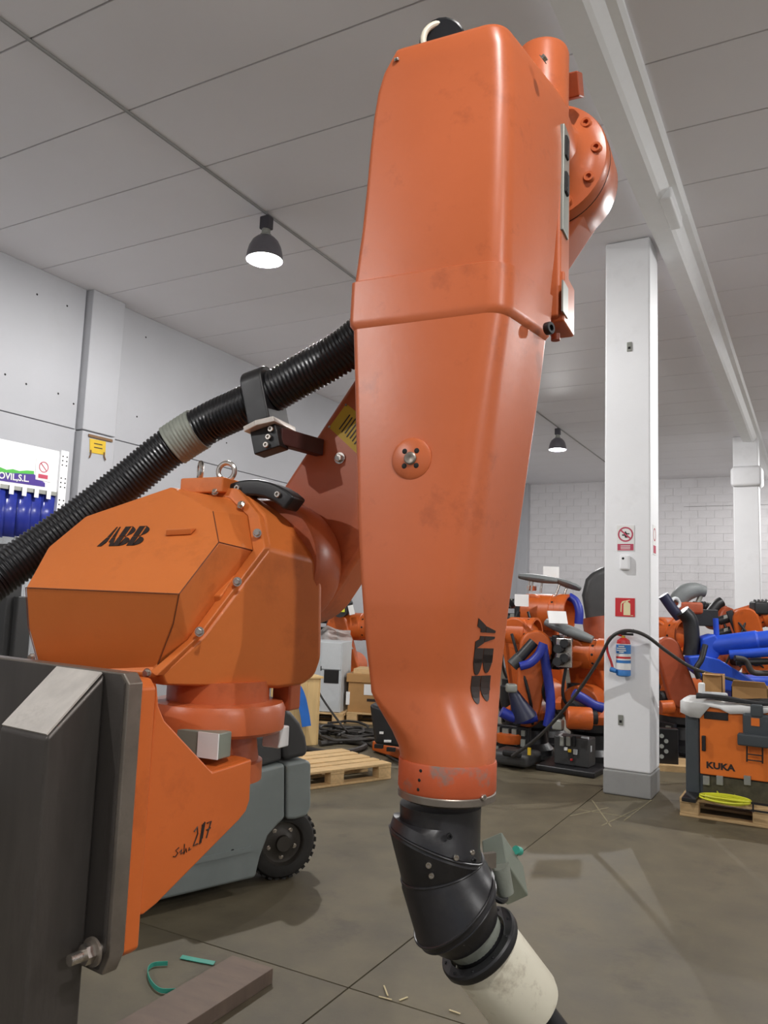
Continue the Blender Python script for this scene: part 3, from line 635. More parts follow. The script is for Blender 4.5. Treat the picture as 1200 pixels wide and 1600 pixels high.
jb = [P(*q) for q in ((752, 1313, 1.75), (784, 1299, 1.74), (792, 1348, 1.73), (757, 1364, 1.74))]
jx = MB().prism(jb, P(818, 1352, 1.80)-P(784, 1299, 1.74)).build('junction_box', GREYBOX, rob, smooth=20, bevel=.003)
MB().cyl(P(778, 1352, 1.73), P(790, 1396, 1.735), .024, .018, 20).build('cable_gland', TAPE, jx)
MB().tube(spline([P(788, 1392, 1.735), P(790, 1404, 1.73), P(783, 1408, 1.70), P(772, 1402, 1.69)], 6), .006, 8).build('box_bracket', BLACK, jx)
MB().boxm(frame(P(757, 1345, 1.70), hd(.9, .42), hd(-.42, .9), Zup), .05, .012, .03).build('box_mount', STEELMID, jx)
MB().cyl(P(806, 1328, 1.775), P(812, 1330, 1.79), .009, n=14).build('teal_plug', TEAL, jx)
# ------------------------------------------------------------------ dress hose and its clamp
hp = [(-120, 985, 2.15), (-50, 935, 2.2), (0, 898, 2.25), (60, 856, 2.3), (130, 806, 2.34), (200, 752, 2.37), (262, 702, 2.37), (325, 662, 2.35), (395, 629, 2.3), (465, 590, 2.25), (547, 541, 2.2), (620, 470, 2.13), (675, 360, 2.06), (702, 210, 1.99), (700, 110, 1.95), (694, 78, 1.92), (691, 66, 1.88)]
hpts = even(spline([P(*q) for q in hp], 24), .0032)
rads = [.0615 if (i % 4) in (0, 1) else .0565 for i in range(len(hpts))]
hose = MB().tube(hpts, rads, 22).build('corrugated_hose', HOSEBLACK, rob, smooth=60)
tag(hose, 'thick black corrugated hose running up behind the arm')
ti = min(range(len(hpts)), key=lambda i: (hpts[i]-P(290, 683, 2.36)).length)
seg = hpts[ti-15:ti+16]; MB().tube(seg, [.0655+.001*math.sin(k*1.7) for k in range(len(seg))], 26).build('tape_wrap', TAPE, hose)
MB().torus(hpts[-1], (hpts[-1]-hpts[-5]).normalized()*.5+hd(.25, -.6, .1), .05, .008, 36, 10).build('hose_end_ring', WHITECAN, hose)
ci = min(range(len(hpts)), key=lambda i: (hpts[i]-P(412, 620, 2.29)).length); cp = hpts[ci]; ct = (hpts[ci+4]-hpts[ci-4]); ct.z = 0; ct = (ct.normalized()*.9+Zup*.25).normalized()
cs = ct.cross(Zup).normalized(); cup = cs.cross(ct)
prof = [(-.068, -.095), (.068, -.095), (.068, .03)]+[(.068*math.cos(R(t)), .03+.055*math.sin(R(t))) for t in range(15, 170, 15)]+[(-.068, .03)]
def cpt(x, y, z): return cp+cs*x+cup*y+ct*z
cl = MB().prism([cpt(x, y, -.036) for x, y in prof], ct*.072).build('hose_clamp', BLACK, rob, smooth=30, bevel=.006)
MB().prism([cpt(x, y, z) for x, y, z in ((-.07, -.095, -.05), (.07, -.095, -.05), (.085, -.095, 0), (.07, -.095, .05), (-.07, -.095, .05), (-.085, -.095, 0))], -cup*.016).build('bright_plate', STEELPOL, cl, bevel=.002)
bb = MB().boxm(frame(cpt(.02, -.145, .0), ct, cs, cup), .085, .06, .07).build('bracket_block', BLACK, cl, bevel=.004)
be = P(500, 700, 2.36); bs0 = cpt(.02, -.14, .03)
bar = (be-bs0).normalized(); MB().boxm(frame((be+bs0)/2, bar, bar.cross(Zup), Zup), (be-bs0).length, .035, .05).build('bracket_bar', mat('bracket_dark_red', (70, 34, 30), .5), cl, bevel=.003)
for k in range(3): bolt(SOCK, 'socket_screw', cpt(.052, -.125-.02*k, .028-.012*k), cs*1.0, .0085, cl) if cs.dot(CAM-cp) > 0 else bolt(SOCK, 'socket_screw', cpt(-.012, -.125-.02*k, .028-.012*k), -cs, .0085, cl)
# ------------------------------------------------------------------ steel mounting column
col = thing('steel_mounting_column', 'dark raw steel column with a ground sloped top carrying the robot at the left edge', 'column', Vector((*(O-nB*.1+mB*.2).xy, 0)))
def cz(m_, n_, z): q = O+mB*m_+nB*n_; return Vector((q.x, q.y, z))
zt2 = O.z+.002; zb2 = P(150, 1518, 1.70).z
MB().prism([cz(m_, -.036, z) for m_, z in ((.0, zb2+.04), (.02, zb2), (.72, zb2), (.72, zt2), (.02, zt2), (.0, zt2-.02))], nB*.036).build('mounting_plate', STEELMID, col, smooth=20, bevel=.003)
MB().prism([cz(m_, -.040, z) for m_, z in ((.012, zb2+.05), (.03, zb2+.01), (.71, zb2+.01), (.71, zt2-.004), (.03, zt2-.004), (.012, zt2-.02))], nB*.004).build('plate_face', STEELDK, col, smooth=20)
tm0, tm1, tn0 = .075, .25, -.165
ztop = zt2-.006; zlow = P(55, 1148, 1.64).z
MB().add([cz(tm0, tn0, 0), cz(tm1, tn0, 0), cz(tm1, -.04, 0), cz(tm0, -.04, 0), cz(tm0, tn0, zlow), cz(tm1, tn0, zlow), cz(tm1, -.04, ztop), cz(tm0, -.04, ztop)], [(0, 1, 2, 3), (0, 4, 5, 1), (1, 5, 6, 2), (2, 6, 7, 3), (3, 7, 4, 0), (4, 7, 6, 5)]).build('box_tube', STEELDK, col, smooth=20, bevel=.008, seg=3)
e1 = .004; MB().prism([cz(tm0+.006, tn0+.004, zlow+e1), cz(tm1-.006, tn0+.004, zlow+e1), cz(tm1-.006, -.044, ztop+.001), cz(tm0+.006, -.044, ztop+.001)], Vector((0, 0, .003))-nB*.003).build('ground_top', STEELPOL, col, smooth=20)
MB().box(Vector((-1.75, 1.0, 0)), Vector((-1.25, 1.5, .02))).build('foot_plate', STEELDK, col) if False else None
b0 = P(150, 1485, 1.675); MB().lathe([(.011, -.06), (.011, .01)], b0, nB, 16).build('stud', CHROME, col)
MB().lathe([(.02, -.03), (.02, -.012)], b0, nB, 6).build('hex_nut', CHROME, col); MB().lathe([(.028, -.012), (.028, -.006)], b0, nB, 24).build('washer', STEELMID, col)
# ------------------------------------------------------------------ things on the floor behind the robot
def uv(a): a = Vector(a); a.z = 0; return a.normalized()
BLKW = small('pallet_block', WOOD, lambda b: b.box((-.07, -.05, -.045), (.07, .05, .045)))
def pallet(c, fx, label, cat='pallet', L=1.2, W=.8, group='wooden pallets on the hall floor'):
    fx = uv(fx); fy = Zup.cross(fx); t = thing('wooden_pallet', label, cat, c, group); c = Vector(c)
    def bx(x0, x1, y0, y1, z0, z1, nm): return MB().boxm(frame(c+fx*(x0+x1)/2+fy*(y0+y1)/2+Zup*(z0+z1)/2, fx, fy, Zup), x1-x0, y1-y0, z1-z0).build(nm, WOOD, t, smooth=0, bevel=.003, seg=1)
    for y in (-W/2, -W/4-.02, -.0725, W/4-.1+.02, W/2-.145):
        bx(-L/2, L/2, y, y+.145 if y not in (-W/4-.02, W/4-.08) else y+.1, .122, .144, 'deck_board')
    for x in (-L/2, -.0725, L/2-.145): bx(x, x+.145, -W/2, W/2, .10, .122, 'cross_board')
    for y in (-W/2, -.05, W/2-.1): bx(-L/2, L/2, y, y+.1, 0, .022, 'skid_board')
    for x in (-L/2+.0725, 0, L/2-.0725):
        for y in (-W/2+.05, 0, W/2-.05):
            bx(x-.07, x+.07, y-.05, y+.05, .022, .10, 'block')
    return t
# empty pallet
q0, q1 = PA(611, 1217, 2, 0), PA(486, 1234, 2, 0); fx = uv(q0-q1); fy = Zup.cross(fx)
pallet(q0-fx*.6+fy*.4, fx, 'empty pale wooden pallet lying beside the forklift wheel')
# forklift
w0 = PA(440, 1381, 2, 0); p1 = PA(398, 1373, 2, .07); p2 = PA(268, 1404, 2, .07)
ff = uv(p2-p1); fs = Zup.cross(ff); fs = fs if fs.dot(CAM-p1) > 0 else -fs          # forward, near side
def FP(px, py, off=0.0): return PPL(px, py, p1, fs)-fs*off
fk = thing('forklift', 'grey forklift with charcoal cover half hidden behind the orange bracket', 'forklift', Vector((*(p1-fs*.4).xy, 0)))
def fprism(pts, off, dep, nm, m, **k): return MB().prism([FP(x, y, off) for x, y in pts], -fs*dep).build(nm, m, fk, **k)
fprism([(446, 1193), (446, 1279), (436, 1288), (420, 1306), (408, 1338), (400, 1372), (150, 1432), (150, 1255), (330, 1222)], 0, .95, 'side_panel', FLGREY, bevel=.02, seg=3)
fprism([(440, 1283), (425, 1302), (408, 1340), (402, 1372), (450, 1362), (480, 1290)], .16, .6, 'wheel_housing', DARK)
rp = [(448, 1193), (480, 1187), (487, 1192), (487, 1262), (480, 1276), (462, 1281), (448, 1281)]
MB().rings([[FP(x, y, .0) for x, y in rp], [FP(x+2, y, .08) for x, y in rp], [FP(x+8, y-1, .5) for x, y in rp], [FP(x+2, y, .87) for x, y in rp], [FP(x, y, .95) for x, y in rp]]).build('counterweight', FLGREY, fk, bevel=.02, seg=3)
fprism([(396, 1205), (446, 1190), (446, 1150), (400, 1150), (340, 1160), (330, 1220)], .03, .88, 'seat_deck', FLDARK, bevel=.02)
MB().rings([[FP(x, y, o) for x, y in ((449, 1190), (484, 1183), (486, 1172), (483, 1152), (474, 1130), (460, 1113), (447, 1106), (444, 1150))] for o in (.02, .10, .75, .85)]).build('battery_cover', FLDARK, fk, bevel=.03, seg=3)
fprism([(290, 1345), (392, 1322), (392, 1330), (290, 1353)], -.008, .02, 'side_crease', FLGREY)
bolt(HOLE, 'hole', FP(363, 1330, -.002), fs, .012, fk)
wa = (fs+ff*.3).normalized(); wc = w0+Zup*.205-fs*.05-ff*.03
ty = MB().lathe([(.12, .0), (.125, .012), (.155, .016), (.185, .004), (.2, -.02), (.205, -.05), (.205, -.11), (.195, -.15), (.17, -.16), (.12, -.15)], wc, wa, 48, cap=False).build('tyre', RUBBER, fk)
trd = small('tread_lug', RUBBER, lambda b: b.box((-.012, -.07, -.008), (.012, .07, .003)))
_, ta, tb = ortho(wa)
for i in range(30):
    d = ta*math.cos(i*2*math.pi/30)+tb*math.sin(i*2*math.pi/30); inst('tread_lug', trd, frame(wc-wa*.08+d*.205, d.cross(wa), wa, d), ty)
rm = MB().lathe([(.132, -.02), (.132, .006), (.122, .01), (.112, -.018), (.09, -.022), (.06, -.01), (.045, .0), (.042, .022), (.0, .024)], wc, wa, 40, cap=False).build('wheel_rim', RIM, fk)
for i in range(5):
    d = ta*math.cos(i*1.2566+.3)+tb*math.sin(i*1.2566+.3); bolt(HEX, 'wheel_nut', wc+d*.08-wa*.018, wa, .010, rm)
# flat steel bar on the floor
c0, c1, c2 = PA(350, 1500, 2, .062), PA(427, 1512, 2, .062), PA(325, 1578, 2, .062)
dl = uv(c2-c1); wv_ = uv(c0-c1); wv_ = (wv_-dl*wv_.dot(dl)).normalized(); wd_ = (c0-c1).dot(wv_)
sb = MB().boxm(frame(c1+dl*.55+wv_*wd_/2-Zup*.031, dl, wv_, Zup), 1.1, wd_, .062).build('steel_bar', STEELBAR, bevel=.003); tag(sb, 'thick flat brown steel bar lying on the floor', 'steel bar')
def ribbon(pts, w, name, m, label, cat, up_=None, group=None, parent=None):
    pts = spline(pts, 8); b = MB(); rs = []
    for i, p in enumerate(pts):
        t = (pts[min(i+1, len(pts)-1)]-pts[max(i-1, 0)]).normalized(); s = (up_ or Zup); s = (s-t*s.dot(t)).normalized(); nn = t.cross(s)*.0015
        rs.append([p-s*w/2-nn, p+s*w/2-nn, p+s*w/2+nn, p-s*w/2+nn])
    o = b.rings(rs).build(name, m, parent)
    return tag(o, label, cat, group)
ribbon([PA(x, y, 2, .012) for x, y in ((262, 1505), (240, 1507), (231, 1516), (235, 1533), (250, 1547), (275, 1548))], .018, 'packing_strap', TEAL, 'green packing strap curled in a hook on the floor', 'strap', group='green straps')
ribbon([PA(x, y, 2, .008) for x, y in ((283, 1495), (308, 1500), (335, 1505))], .022, 'packing_strap', TEAL, 'short straight green packing strap on the floor', 'strap', up_=hd(.2, 1, .3), group='green straps')
lit = [((592, 1557), (612, 1562), 'pale shaving nearest the left of the litter'), ((624, 1563), (637, 1558), 'tan splinter right of the pale shavings'), ((702, 1578), (719, 1584), 'lone pale splinter nearer the white tool'), ((600, 1540), (606, 1556), 'thin pale sliver at the top of the litter')]
for a, b_, lb in lit:
    pa, pb = PA(*a, 2, .004), PA(*b_, 2, .004); o = MB().boxm(frame((pa+pb)/2, (pb-pa), Zup.cross(pb-pa), Zup), (pb-pa).length, .006, .003).build('wood_splinter', STRAW); tag(o, lb+' on the floor', 'splinter', 'splinters on the floor')
# pine crate, strap, grey cabinet, cartons behind
g0 = PA(494, 1164, 2, 0); cx_ = hd(.9, .42); cy2 = Zup.cross(cx_)
cr_ = thing('pine_crate', 'upright pale pine crate behind the forklift', 'crate', g0-cx_*.25+cy2*.2)
hh = P(494, 1060, (g0-CAM).dot(hw(0, 1))).z
for k in range(4):
    MB().boxm(frame(g0-cx_*(.07+.14*k)+Zup*hh/2, cx_, cy2, Zup), .138, .025, hh).build('front_board', PLY, cr_, smooth=0, bevel=.003, seg=1)
for k in range(3):
    MB().boxm(frame(g0+cy2*(.08+.14*k)+Zup*hh/2+cx_*.0125, cy2, -cx_, Zup), .138, .025, hh).build('side_board', PLY, cr_, smooth=0, bevel=.003, seg=1)
MB().boxm(frame(g0-cx_*.25+cy2*.22+Zup*(hh+.013), cx_, cy2, Zup), .58, .5, .025).build('lid', PLY, cr_, bevel=.003)
ve = (g0-CAM).dot(hw(0, 1))-.25
ribbon([P(x, y, ve) for x, y in ((452, 1085), (461, 1073), (470, 1088), (476, 1115), (479, 1135))], .1, 'blue_strap', BLUEST, 'blue lifting strap hanging over the pine crate', 'strap', up_=hd(1, 0, .1))
def vof(p): return (Vector(p)-CAM).dot(hw(0, 1))
gcab = PA(531, 1114, 2, .144); gx = hd(.985, -.17); gy = Zup.cross(gx)
pallet(Vector((*(gcab-gx*.55+gy*.35).xy, 0)), gx, 'wooden pallet under the pale grey electrical cabinet')
vg = vof(gcab); hg = P(534, 1004, vg).z-.144
gb = thing('electrical_cabinet', 'pale grey electrical cabinet with a dark window behind the pine crate', 'cabinet', gcab-gx*.45+gy*.3)
MB().boxm(frame(gcab-gx*.45+gy*.3+Zup*hg/2, gx, gy, Zup), .9, .6, hg).build('cabinet_body', CABGREY, gb, bevel=.006)
dr = MB().boxm(frame(gcab-gx*.145-gy*.012+Zup*hg*.3, gx, gy, Zup), .27, .02, hg*.58).build('door', CABGREY, gb, bevel=.004)
MB().boxm(frame(gcab-gx*.13-gy*.026+Zup*hg*.51, gx, gy, Zup), .2, .012, .17).build('window', DARK, dr, bevel=.004)
MB().boxm(frame(gcab-gx*.145-gy*.012+Zup*hg*.8, gx, gy, Zup), .27, .02, hg*.38).build('upper_panel', CABGREY, gb, bevel=.004)
for z in (.12, .62): MB().boxm(frame(gcab-gx*.275-gy*.024+Zup*hg*z, gx, gy, Zup), .012, .012, .06).build('hinge', BLACK, gb)
bxp = PA(540, 1117, 2, .1); vb = vof(bxp); bX2 = hd(.985, -.17); bY2 = Zup.cross(bX2)
pallet(Vector((*(bxp+bX2*.52+bY2*.35).xy, 0)), bX2, 'wooden pallet under the tall brown carton', L=1.0)
bw = .95; bh = P(537, 1052, vb).z-.144
cb = thing('carton', 'tall brown cardboard carton with white label left of the hanging arm', 'carton', Vector((*(bxp+bX2*.45+bY2*.3).xy, .144)))
o_ = Vector((*bxp.xy, .144))
MB().boxm(frame(o_+bX2*.46+bY2*.3+Zup*(bh*.39), bX2, bY2, Zup), .88, .58, bh*.78).build('carton_body', CARD, cb, bevel=.006)
MB().boxm(frame(o_+bX2*.46+bY2*.3+Zup*(bh*.89), bX2, bY2, Zup), .93, .63, bh*.22).build('carton_lid', CARD, cb, bevel=.006)
MB().boxm(frame(o_+bX2*.30+Zup*bh*.6+bY2*.006, bX2, bY2, Zup), .13, .006, .14).build('white_label', PAPER, cb)
MB().boxm(frame(o_+bX2*.02+Zup*bh*.35+bY2*.004, bX2, bY2, Zup), .05, .006, .17).build('white_label', PAPER, cb)
MB().boxm(frame(o_+bX2*.36+Zup*bh*.33+bY2*.006, bX2, bY2, Zup), .16, .004, .035).build('print_line', DECAL, cb)
jt = o_+Zup*bh
jk = thing('parts_tray', 'open tray heaped with cables and small grey units on the carton', 'tray', jt+bX2*.4+bY2*.3)
MB().boxm(frame(jt+bX2*.42+bY2*.3+Zup*.03, bX2, bY2, Zup), .7, .45, .06).build('tray', WOOD, jk)
for k in range(5):
    c = jt+bX2*random.uniform(.15, .65)+bY2*random.uniform(.12, .4)+Zup*.08
    MB().torus(c, Vector((random.uniform(-.4, .4), random.uniform(-.4, .4), 1)), random.uniform(.06, .12), .018, 20, 6).build('cable_loop', CABLE if k % 2 else ALU, jk)
MB().boxm(frame(jt+bX2*.5+bY2*.25+Zup*.17, bX2, bY2, Zup), .16, .12, .22).build('grey_unit', ALU, jk, bevel=.005)
MB().boxm(frame(jt+bX2*.42+bY2*.15+Zup*.26, bX2, bY2, Zup), .2, .05, .05).build('orange_unit', KORANGE, jk, bevel=.005)
# heap of black cables
hpn = thing('cable_heap', 'loose heap of black cable loops on the floor left of the hanging arm', 'cables', PA(540, 1160, 2, 0))
for k in range(11):
    c = PA(random.uniform(530, 566), random.uniform(1143, 1162), 2, 0); rr = random.uniform(.22, .42); ph = random.uniform(0, 6)
    pts = [c+Vector((math.cos(a+ph)*rr*random.uniform(.9, 1.1), math.sin(a+ph)*rr*.8*random.uniform(.9, 1.1), .022+.012*k*.6+.01*math.sin(a*3+k))) for a in [i*.35 for i in range(17)]]
    MB().tube(spline(pts, 4), .016, 7).build('cable_loop', CABLE, hpn)
pts = [PA(*q, 2, .03) for q in ((478, 1170), (520, 1177), (556, 1172), (570, 1164), (540, 1158), (500, 1162))]
MB().tube(spline(pts, 8), .03, 8).build('thick_cable', CABLE, hpn)
tc_ = MB().tube(spline([P(489, 1058, vg-.4), P(503, 1090, vg-.7), PA(537, 1137, 2, .15), PA(552, 1150, 2, .02), PA(590, 1170, 2, .02), PA(632, 1194, 2, .02), PA(700, 1205, 2, .02)], 8), .013, 7).build('thin_cable', CABLE); tag(tc_, 'thin dark cable sagging from the grey cabinet to the floor', 'cable')
# ------------------------------------------------------------------ second-hand robots standing behind
CON = small('connector', ALU, lambda b: b.box((-.5, -.5, -.5), (.5, .5, .5)))
def hull2(c0, r0, c1, r1, axis, n=14):
    d = (c1-c0); Ln = d.length; d = d/Ln; s = d.cross(axis).normalized(); ph = math.asin(max(-.9, min(.9, (r0-r1)/Ln))); o = []
    for i in range(n+1): t = -math.pi/2+ph+(math.pi-2*ph)*i/n; o.append(c1+(d*math.cos(t)+s*math.sin(t))*r1)
    for i in range(n+1): t = math.pi/2-ph+(math.pi+2*ph)*i/n; o.append(c0+(d*math.cos(t)+s*math.sin(t))*r0)
    return o
def stock_robot(label, E, f, m, sh, base, r=.18, fore=.36, pitch=0.0, hose=BLUEH, panel=True, motors=True, bm=BLACK, side=.12, r0=.2, r1=.17, tint=None, grp='second-hand robots at the back'):
    E = Vector(E); f = uv(f); s = Zup.cross(f); s = s if s.dot(CAM-E) > 0 else -s; base = Vector((base[0], base[1], 0)); S = Vector(sh)
    t = thing('industrial_robot', label, 'robot', base, grp)
    MB().boxm(frame(base+Zup*.02, f, Zup.cross(f), Zup), .7, .6, .04).build('foot_plate', bm, t, bevel=.008)
    MB().lathe([(.30, .04), (.30, .1), (.24, .16), (.22, .30), (.27, .34), (.27, .42)], base, Zup, 32).build('base', bm, t)
    MB().lathe([(.28, .42), (.29, .45), (.29, .5), (.22, .56)], base, Zup, 32).build('turntable', m, t)
    MB().boxm(frame((base+Zup*.5+S)/2, f, Zup.cross(f), Zup), .34, .3, max(.2, S.z-.42)).build('shoulder', m, t, bevel=.05, seg=3)
    MB().cyl(S-s*.2, S+s*.2, r0*1.05, n=28).build('shoulder_drum', m, t, bevel=.02)
    la_ = MB().prism(hull2(S+s*side, r0, E+s*side, r1, s), s*.13).build('lower_arm', m, t, smooth=30, bevel=.03, seg=3, bang=50)
    fd = (f*math.cos(pitch)+Zup*math.sin(pitch)).normalized()
    MB().cyl(E-s*.16, E+s*.14, r*1.02, n=28).build('elbow_drum', m, t, bevel=.02)
    fa = MB().lathe([(r*.95, -.12), (r*1.04, -.1), (r*1.04, fore*.55), (r*1.0, fore*.56), (r*1.0, fore*.7), (r*1.07, fore*.72), (r*1.07, fore), (r*.92, fore), (r*.86, fore-.06), (r*.8, fore*.3), (.01, fore*.3)], E, fd, 32, cap=False).build('forearm', m, t)
    for i in range(10):
        d = ortho(fd); q = d[1]*math.cos(i*.628)+d[2]*math.sin(i*.628); bolt(HOLE, 'screw_hole', E+fd*fore*.63+q*r*1.0, q, .014, fa)
    if motors:
        pl = MB().boxm(frame(E-fd*.16, fd, s, fd.cross(s)), .09, .34, .36).build('motor_plate', BLACK, t, bevel=.015)
        for a, b_ in ((.09, .09), (-.09, .09), (.0, -.09)):
            MB().lathe([(.062, 0), (.062, .16), (.05, .17), (.05, .2)], E-fd*.2+s*a+Zup*b_, -fd, 18).build('motor', BLACK, t)
            MB().boxm(frame(E-fd*.27+s*(a+.055)+Zup*(b_+.03), fd, s, Zup), .06, .03, .05).build('motor_plug', ALU, t, bevel=.004)
    MB().lathe([(.085, 0), (.085, .26), (.07, .28), (.07, .34)], base-f*.16+s*.14+Zup*.48, Zup, 20).build('axis_motor', BLACK, t)
    MB().lathe([(.07, 0), (.075, .02), (.075, .22), (.05, .24)], S+s*.2, s, 20).build('shoulder_motor', BLACK, t)
    if panel:
        pc = base-f*.02+s*.34+Zup*.2; pn = MB().boxm(frame(pc, f, s, Zup), .42, .06, .32).build('connector_panel', BLACK, t, bevel=.01)
        for i in range(4):
            for k in range(3):
                if random.random() < .25: continue
                o = inst('connector', CON, frame(pc+f*(-.15+.1*i)+s*.04+Zup*(-.1+.1*k), f, s, Zup) @ Matrix.Diagonal((random.uniform(.04, .08), .04, random.uniform(.04, .075), 1)), pn)
    for k in range(2):  # black cables added to deepen the darkness between the robots
        a = S+s*(.2+.08*k)+f*(.1-.3*k)-Zup*.1; e = E+s*.22-f*(.12*k)
        MB().tube(spline([a, (a+e)/2+s*.12+f*random.uniform(-.2, .2)-Zup*random.uniform(0, .15), e], 8), .017, 7).build('cable', BLACK, t)
    if hose:
        pts = [base+s*.28-f*.2+Zup*.25, S+s*.32-f*.15-Zup*.1, S.lerp(E, .5)+s*.38-f*.1, E+s*.33-f*.05-Zup*.05, E+s*.2+f*.2+Zup*.1]
        MB().tube(spline(pts, 8), .042, 12).build('hose', hose, t)
    return t
def pad(t, c0, c1, wid, th, m, nm='tool_pad', legs=()):
    """long rounded rubber pad with posts"""
    d = (c1-c0); L_ = d.length; d.normalize(); s = d.cross(Zup).normalized(); u = s.cross(d)
    rs = []
    for k in range(9):
        x = k/8; w_ = wid*(.35+.65*math.sin(math.pi*min(max(.08+x*.9, 0), 1))**.5); hgt = th*(.5+.5*math.sin(math.pi*(.1+.8*x)))
        c = c0+d*L_*x; rs.append([c+s*w_/2*math.cos(a)+u*hgt/2*math.sin(a) for a in [i*math.pi/6 for i in range(12)]])
    o = MB().rings(rs).build(nm, m, t, smooth=60)
    for x in legs: p = c0.lerp(c1, x); MB().cyl(p-u*th*.3, p-u*.17, .014, n=10).build('post', CHROME, t)
    return o
def tubep(t, pts, r, m, nm='hose', n=12): return MB().tube(spline(pts, 8), r, n).build(nm, m, t)
fR = hd(.84, -.54)
# A: highest one with a long grey pad
vA = 9.7; E = P(836, 956, vA)
ra = stock_robot('orange robot with a long grey pad on top, highest in the pile beside the arm', E, fR, KORANGE, P(850, 1085, vA+.1), P(850, 1100, vA+.1)[:2], r=.21, fore=.44, hose=None, side=-.3)
pad(ra, P(811, 900, vA), P(872, 908, vA-.15), .22, .10, GREYTOOL, legs=(.28, .36, .6)); pad(ra, P(868, 906, vA-.1), P(906, 920, vA-.1), .3, .09, GREYTOOL, 'pad_flap', legs=(.2, .5))
MB().boxm(frame(P(831, 919, vA), fR, Zup.cross(fR), Zup), .09, .1, .06).build('pad_foot', KORANGE, ra, bevel=.01)
tubep(ra, [P(889, 932, vA-.2), P(900, 940, vA-.25), P(905, 955, vA-.3), P(904, 975, vA-.3)], .05, BLUEH)
tg_ = MB().boxm(frame(P(815, 938, vA-.35), hd(1, .1), hd(-.1, 1), Zup), .17, .008, .14).build('white_tag', PAPER, ra)
# B: big curved arm in front left
vB = 8.75; E = P(812, 990, vB)
rb = stock_robot('orange robot with a broad curved arm and blue hoses, nearest the hanging arm', E, fR, KORANGE, P(830, 1112, vB), P(822, 1120, vB+.1)[:2], r=.17, fore=.2, hose=None, motors=False, side=.02, r0=.15, r1=.18)
MB().prism(hull2(P(826, 1105, vB-.35), .13, P(838, 1010, vB-.35), .17, hd(0, -1)), hd(.1, .99)*.14).build('curved_arm', KORANGE, rb, smooth=30, bevel=.03, seg=3, bang=50)
MB().cyl(P(834, 1003, vB-.5), P(810, 1030, vB-.5), .055, n=16).build('black_motor', BLACK, rb)
MB().cyl(P(800, 1040, vB-.5), P(812, 1028, vB-.5), .065, n=16).build('motor_cap', FLDARK, rb)
tubep(rb, [P(812, 1041, vB-.55), P(828, 1036, vB-.55), P(842, 1022, vB-.55), P(849, 1005, vB-.55)], .045, BLUEH)
tubep(rb, [P(848, 1008, vB-.45), P(853, 1040, vB-.45), P(859, 1080, vB-.45), P(860, 1110, vB-.45), P(855, 1135, vB-.45)], .05, BLUEH)
tubep(rb, [P(783, 1112, vB-.5), P(800, 1120, vB-.5), P(820, 1123, vB-.5), P(838, 1119, vB-.5)], .055, BLUEH)
MB().lathe([(.05, 0), (.07, .08), (.12, .26), (.13, .3)], P(801, 1080, vB-.5), P(816, 1113, vB-.5)-P(801, 1080, vB-.5), 18).build('dark_cone', mat('dark_blue_cover', (30, 34, 60), .4), rb)
MB().boxm(frame(P(799, 1075, vB-.52), hd(1, 0), hd(0, 1), Zup), .11, .1, .09).build('grey_connector', ALU, rb, bevel=.02)
MB().boxm(frame(P(806, 1182, 8.25), fR, Zup.cross(fR), Zup), .42, .4, .13).build('black_foot', FLDARK, rb, bevel=.04)
MB().boxm(frame(P(800, 1178, 8.0), fR, Zup.cross(fR), Zup), .2, .05, .06).build('foot_opening', DARK, rb, bevel=.02)
MB().boxm(frame(P(827, 1174, 8.02), fR, Zup.cross(fR), Zup), .03, .02, .07).build('yellow_mark', YSIGN, rb)
MB().lathe([(.14, 0), (.15, .03), (.15, .09), (.12, .1)], P(797, 1160, 8.6), Zup, 24).build('orange_ring', KORANGE, rb)
MB().cyl(P(797, 938, vB-.4), P(792, 942, vB-.4), .09, .08, 20).build('black_cap', BLACK, rb)
# C: motor block facing left, black hood above
vC = 8.5; E = P(899, 1020, vC)
rc_ = stock_robot('orange robot with a white paper on its grey pad, left of the white column', E, fR, KORANGE, P(915, 1100, vC+.1), P(925, 1120, vC+.15)[:2], r=.155, fore=.36, hose=None, panel=False, side=-.3)
pad(rc_, P(853, 972, vC), P(926, 1000, vC-.2), .26, .12, GREYTOOL, legs=(.45, .6))
MB().boxm(frame(P(871, 965, vC-.2), hd(1, .15), hd(-.15, 1), Zup) @ Matrix.Rotation(R(-25), 4, 'X'), .2, .02, .14).build('white_paper', PAPER, rc_)
MB().boxm(frame(P(882, 1020, vC-.25), fR, Zup.cross(fR), Zup), .17, .05, .3).build('bright_motor_plate', CHROME, rc_, bevel=.01)
for k, (a, b_) in enumerate(((884, 1005), (884, 1028), (874, 1014), (873, 1034))): MB().cyl(P(a, b_, vC-.28), P(a-3, b_, vC-.34), .045, n=14).build('motor_face', BLACK, rc_)
MB().lathe([(.10, 0), (.11, .02), (.11, .22), (.10, .24)], P(886, 1121, vC-.5), hd(.97, -.1), 24).build('orange_motor', KORANGE, rc_)
MB().cyl(P(921, 1121, vC-.5), P(932, 1121, vC-.5), .07, n=18).build('motor_end', BLACK, rc_)
tubep(rc_, [P(896, 1083, vC-.45), P(912, 1092, vC-.45), P(928, 1102, vC-.45), P(942, 1106, vC-.45)], .05, BLUEH)
pc = P(898, 1172, 8.15); pn = MB().boxm(frame(pc, fR, Zup.cross(fR), Zup), .36, .22, .28).build('connector_panel', FLDARK, rc_, bevel=.015)
MB().boxm(frame(Vector((*P(895, 1190, 8.15).xy, .03)), fR, Zup.cross(fR), Zup), .6, .5, .06).build('black_foot', BLACK, rc_, bevel=.015)
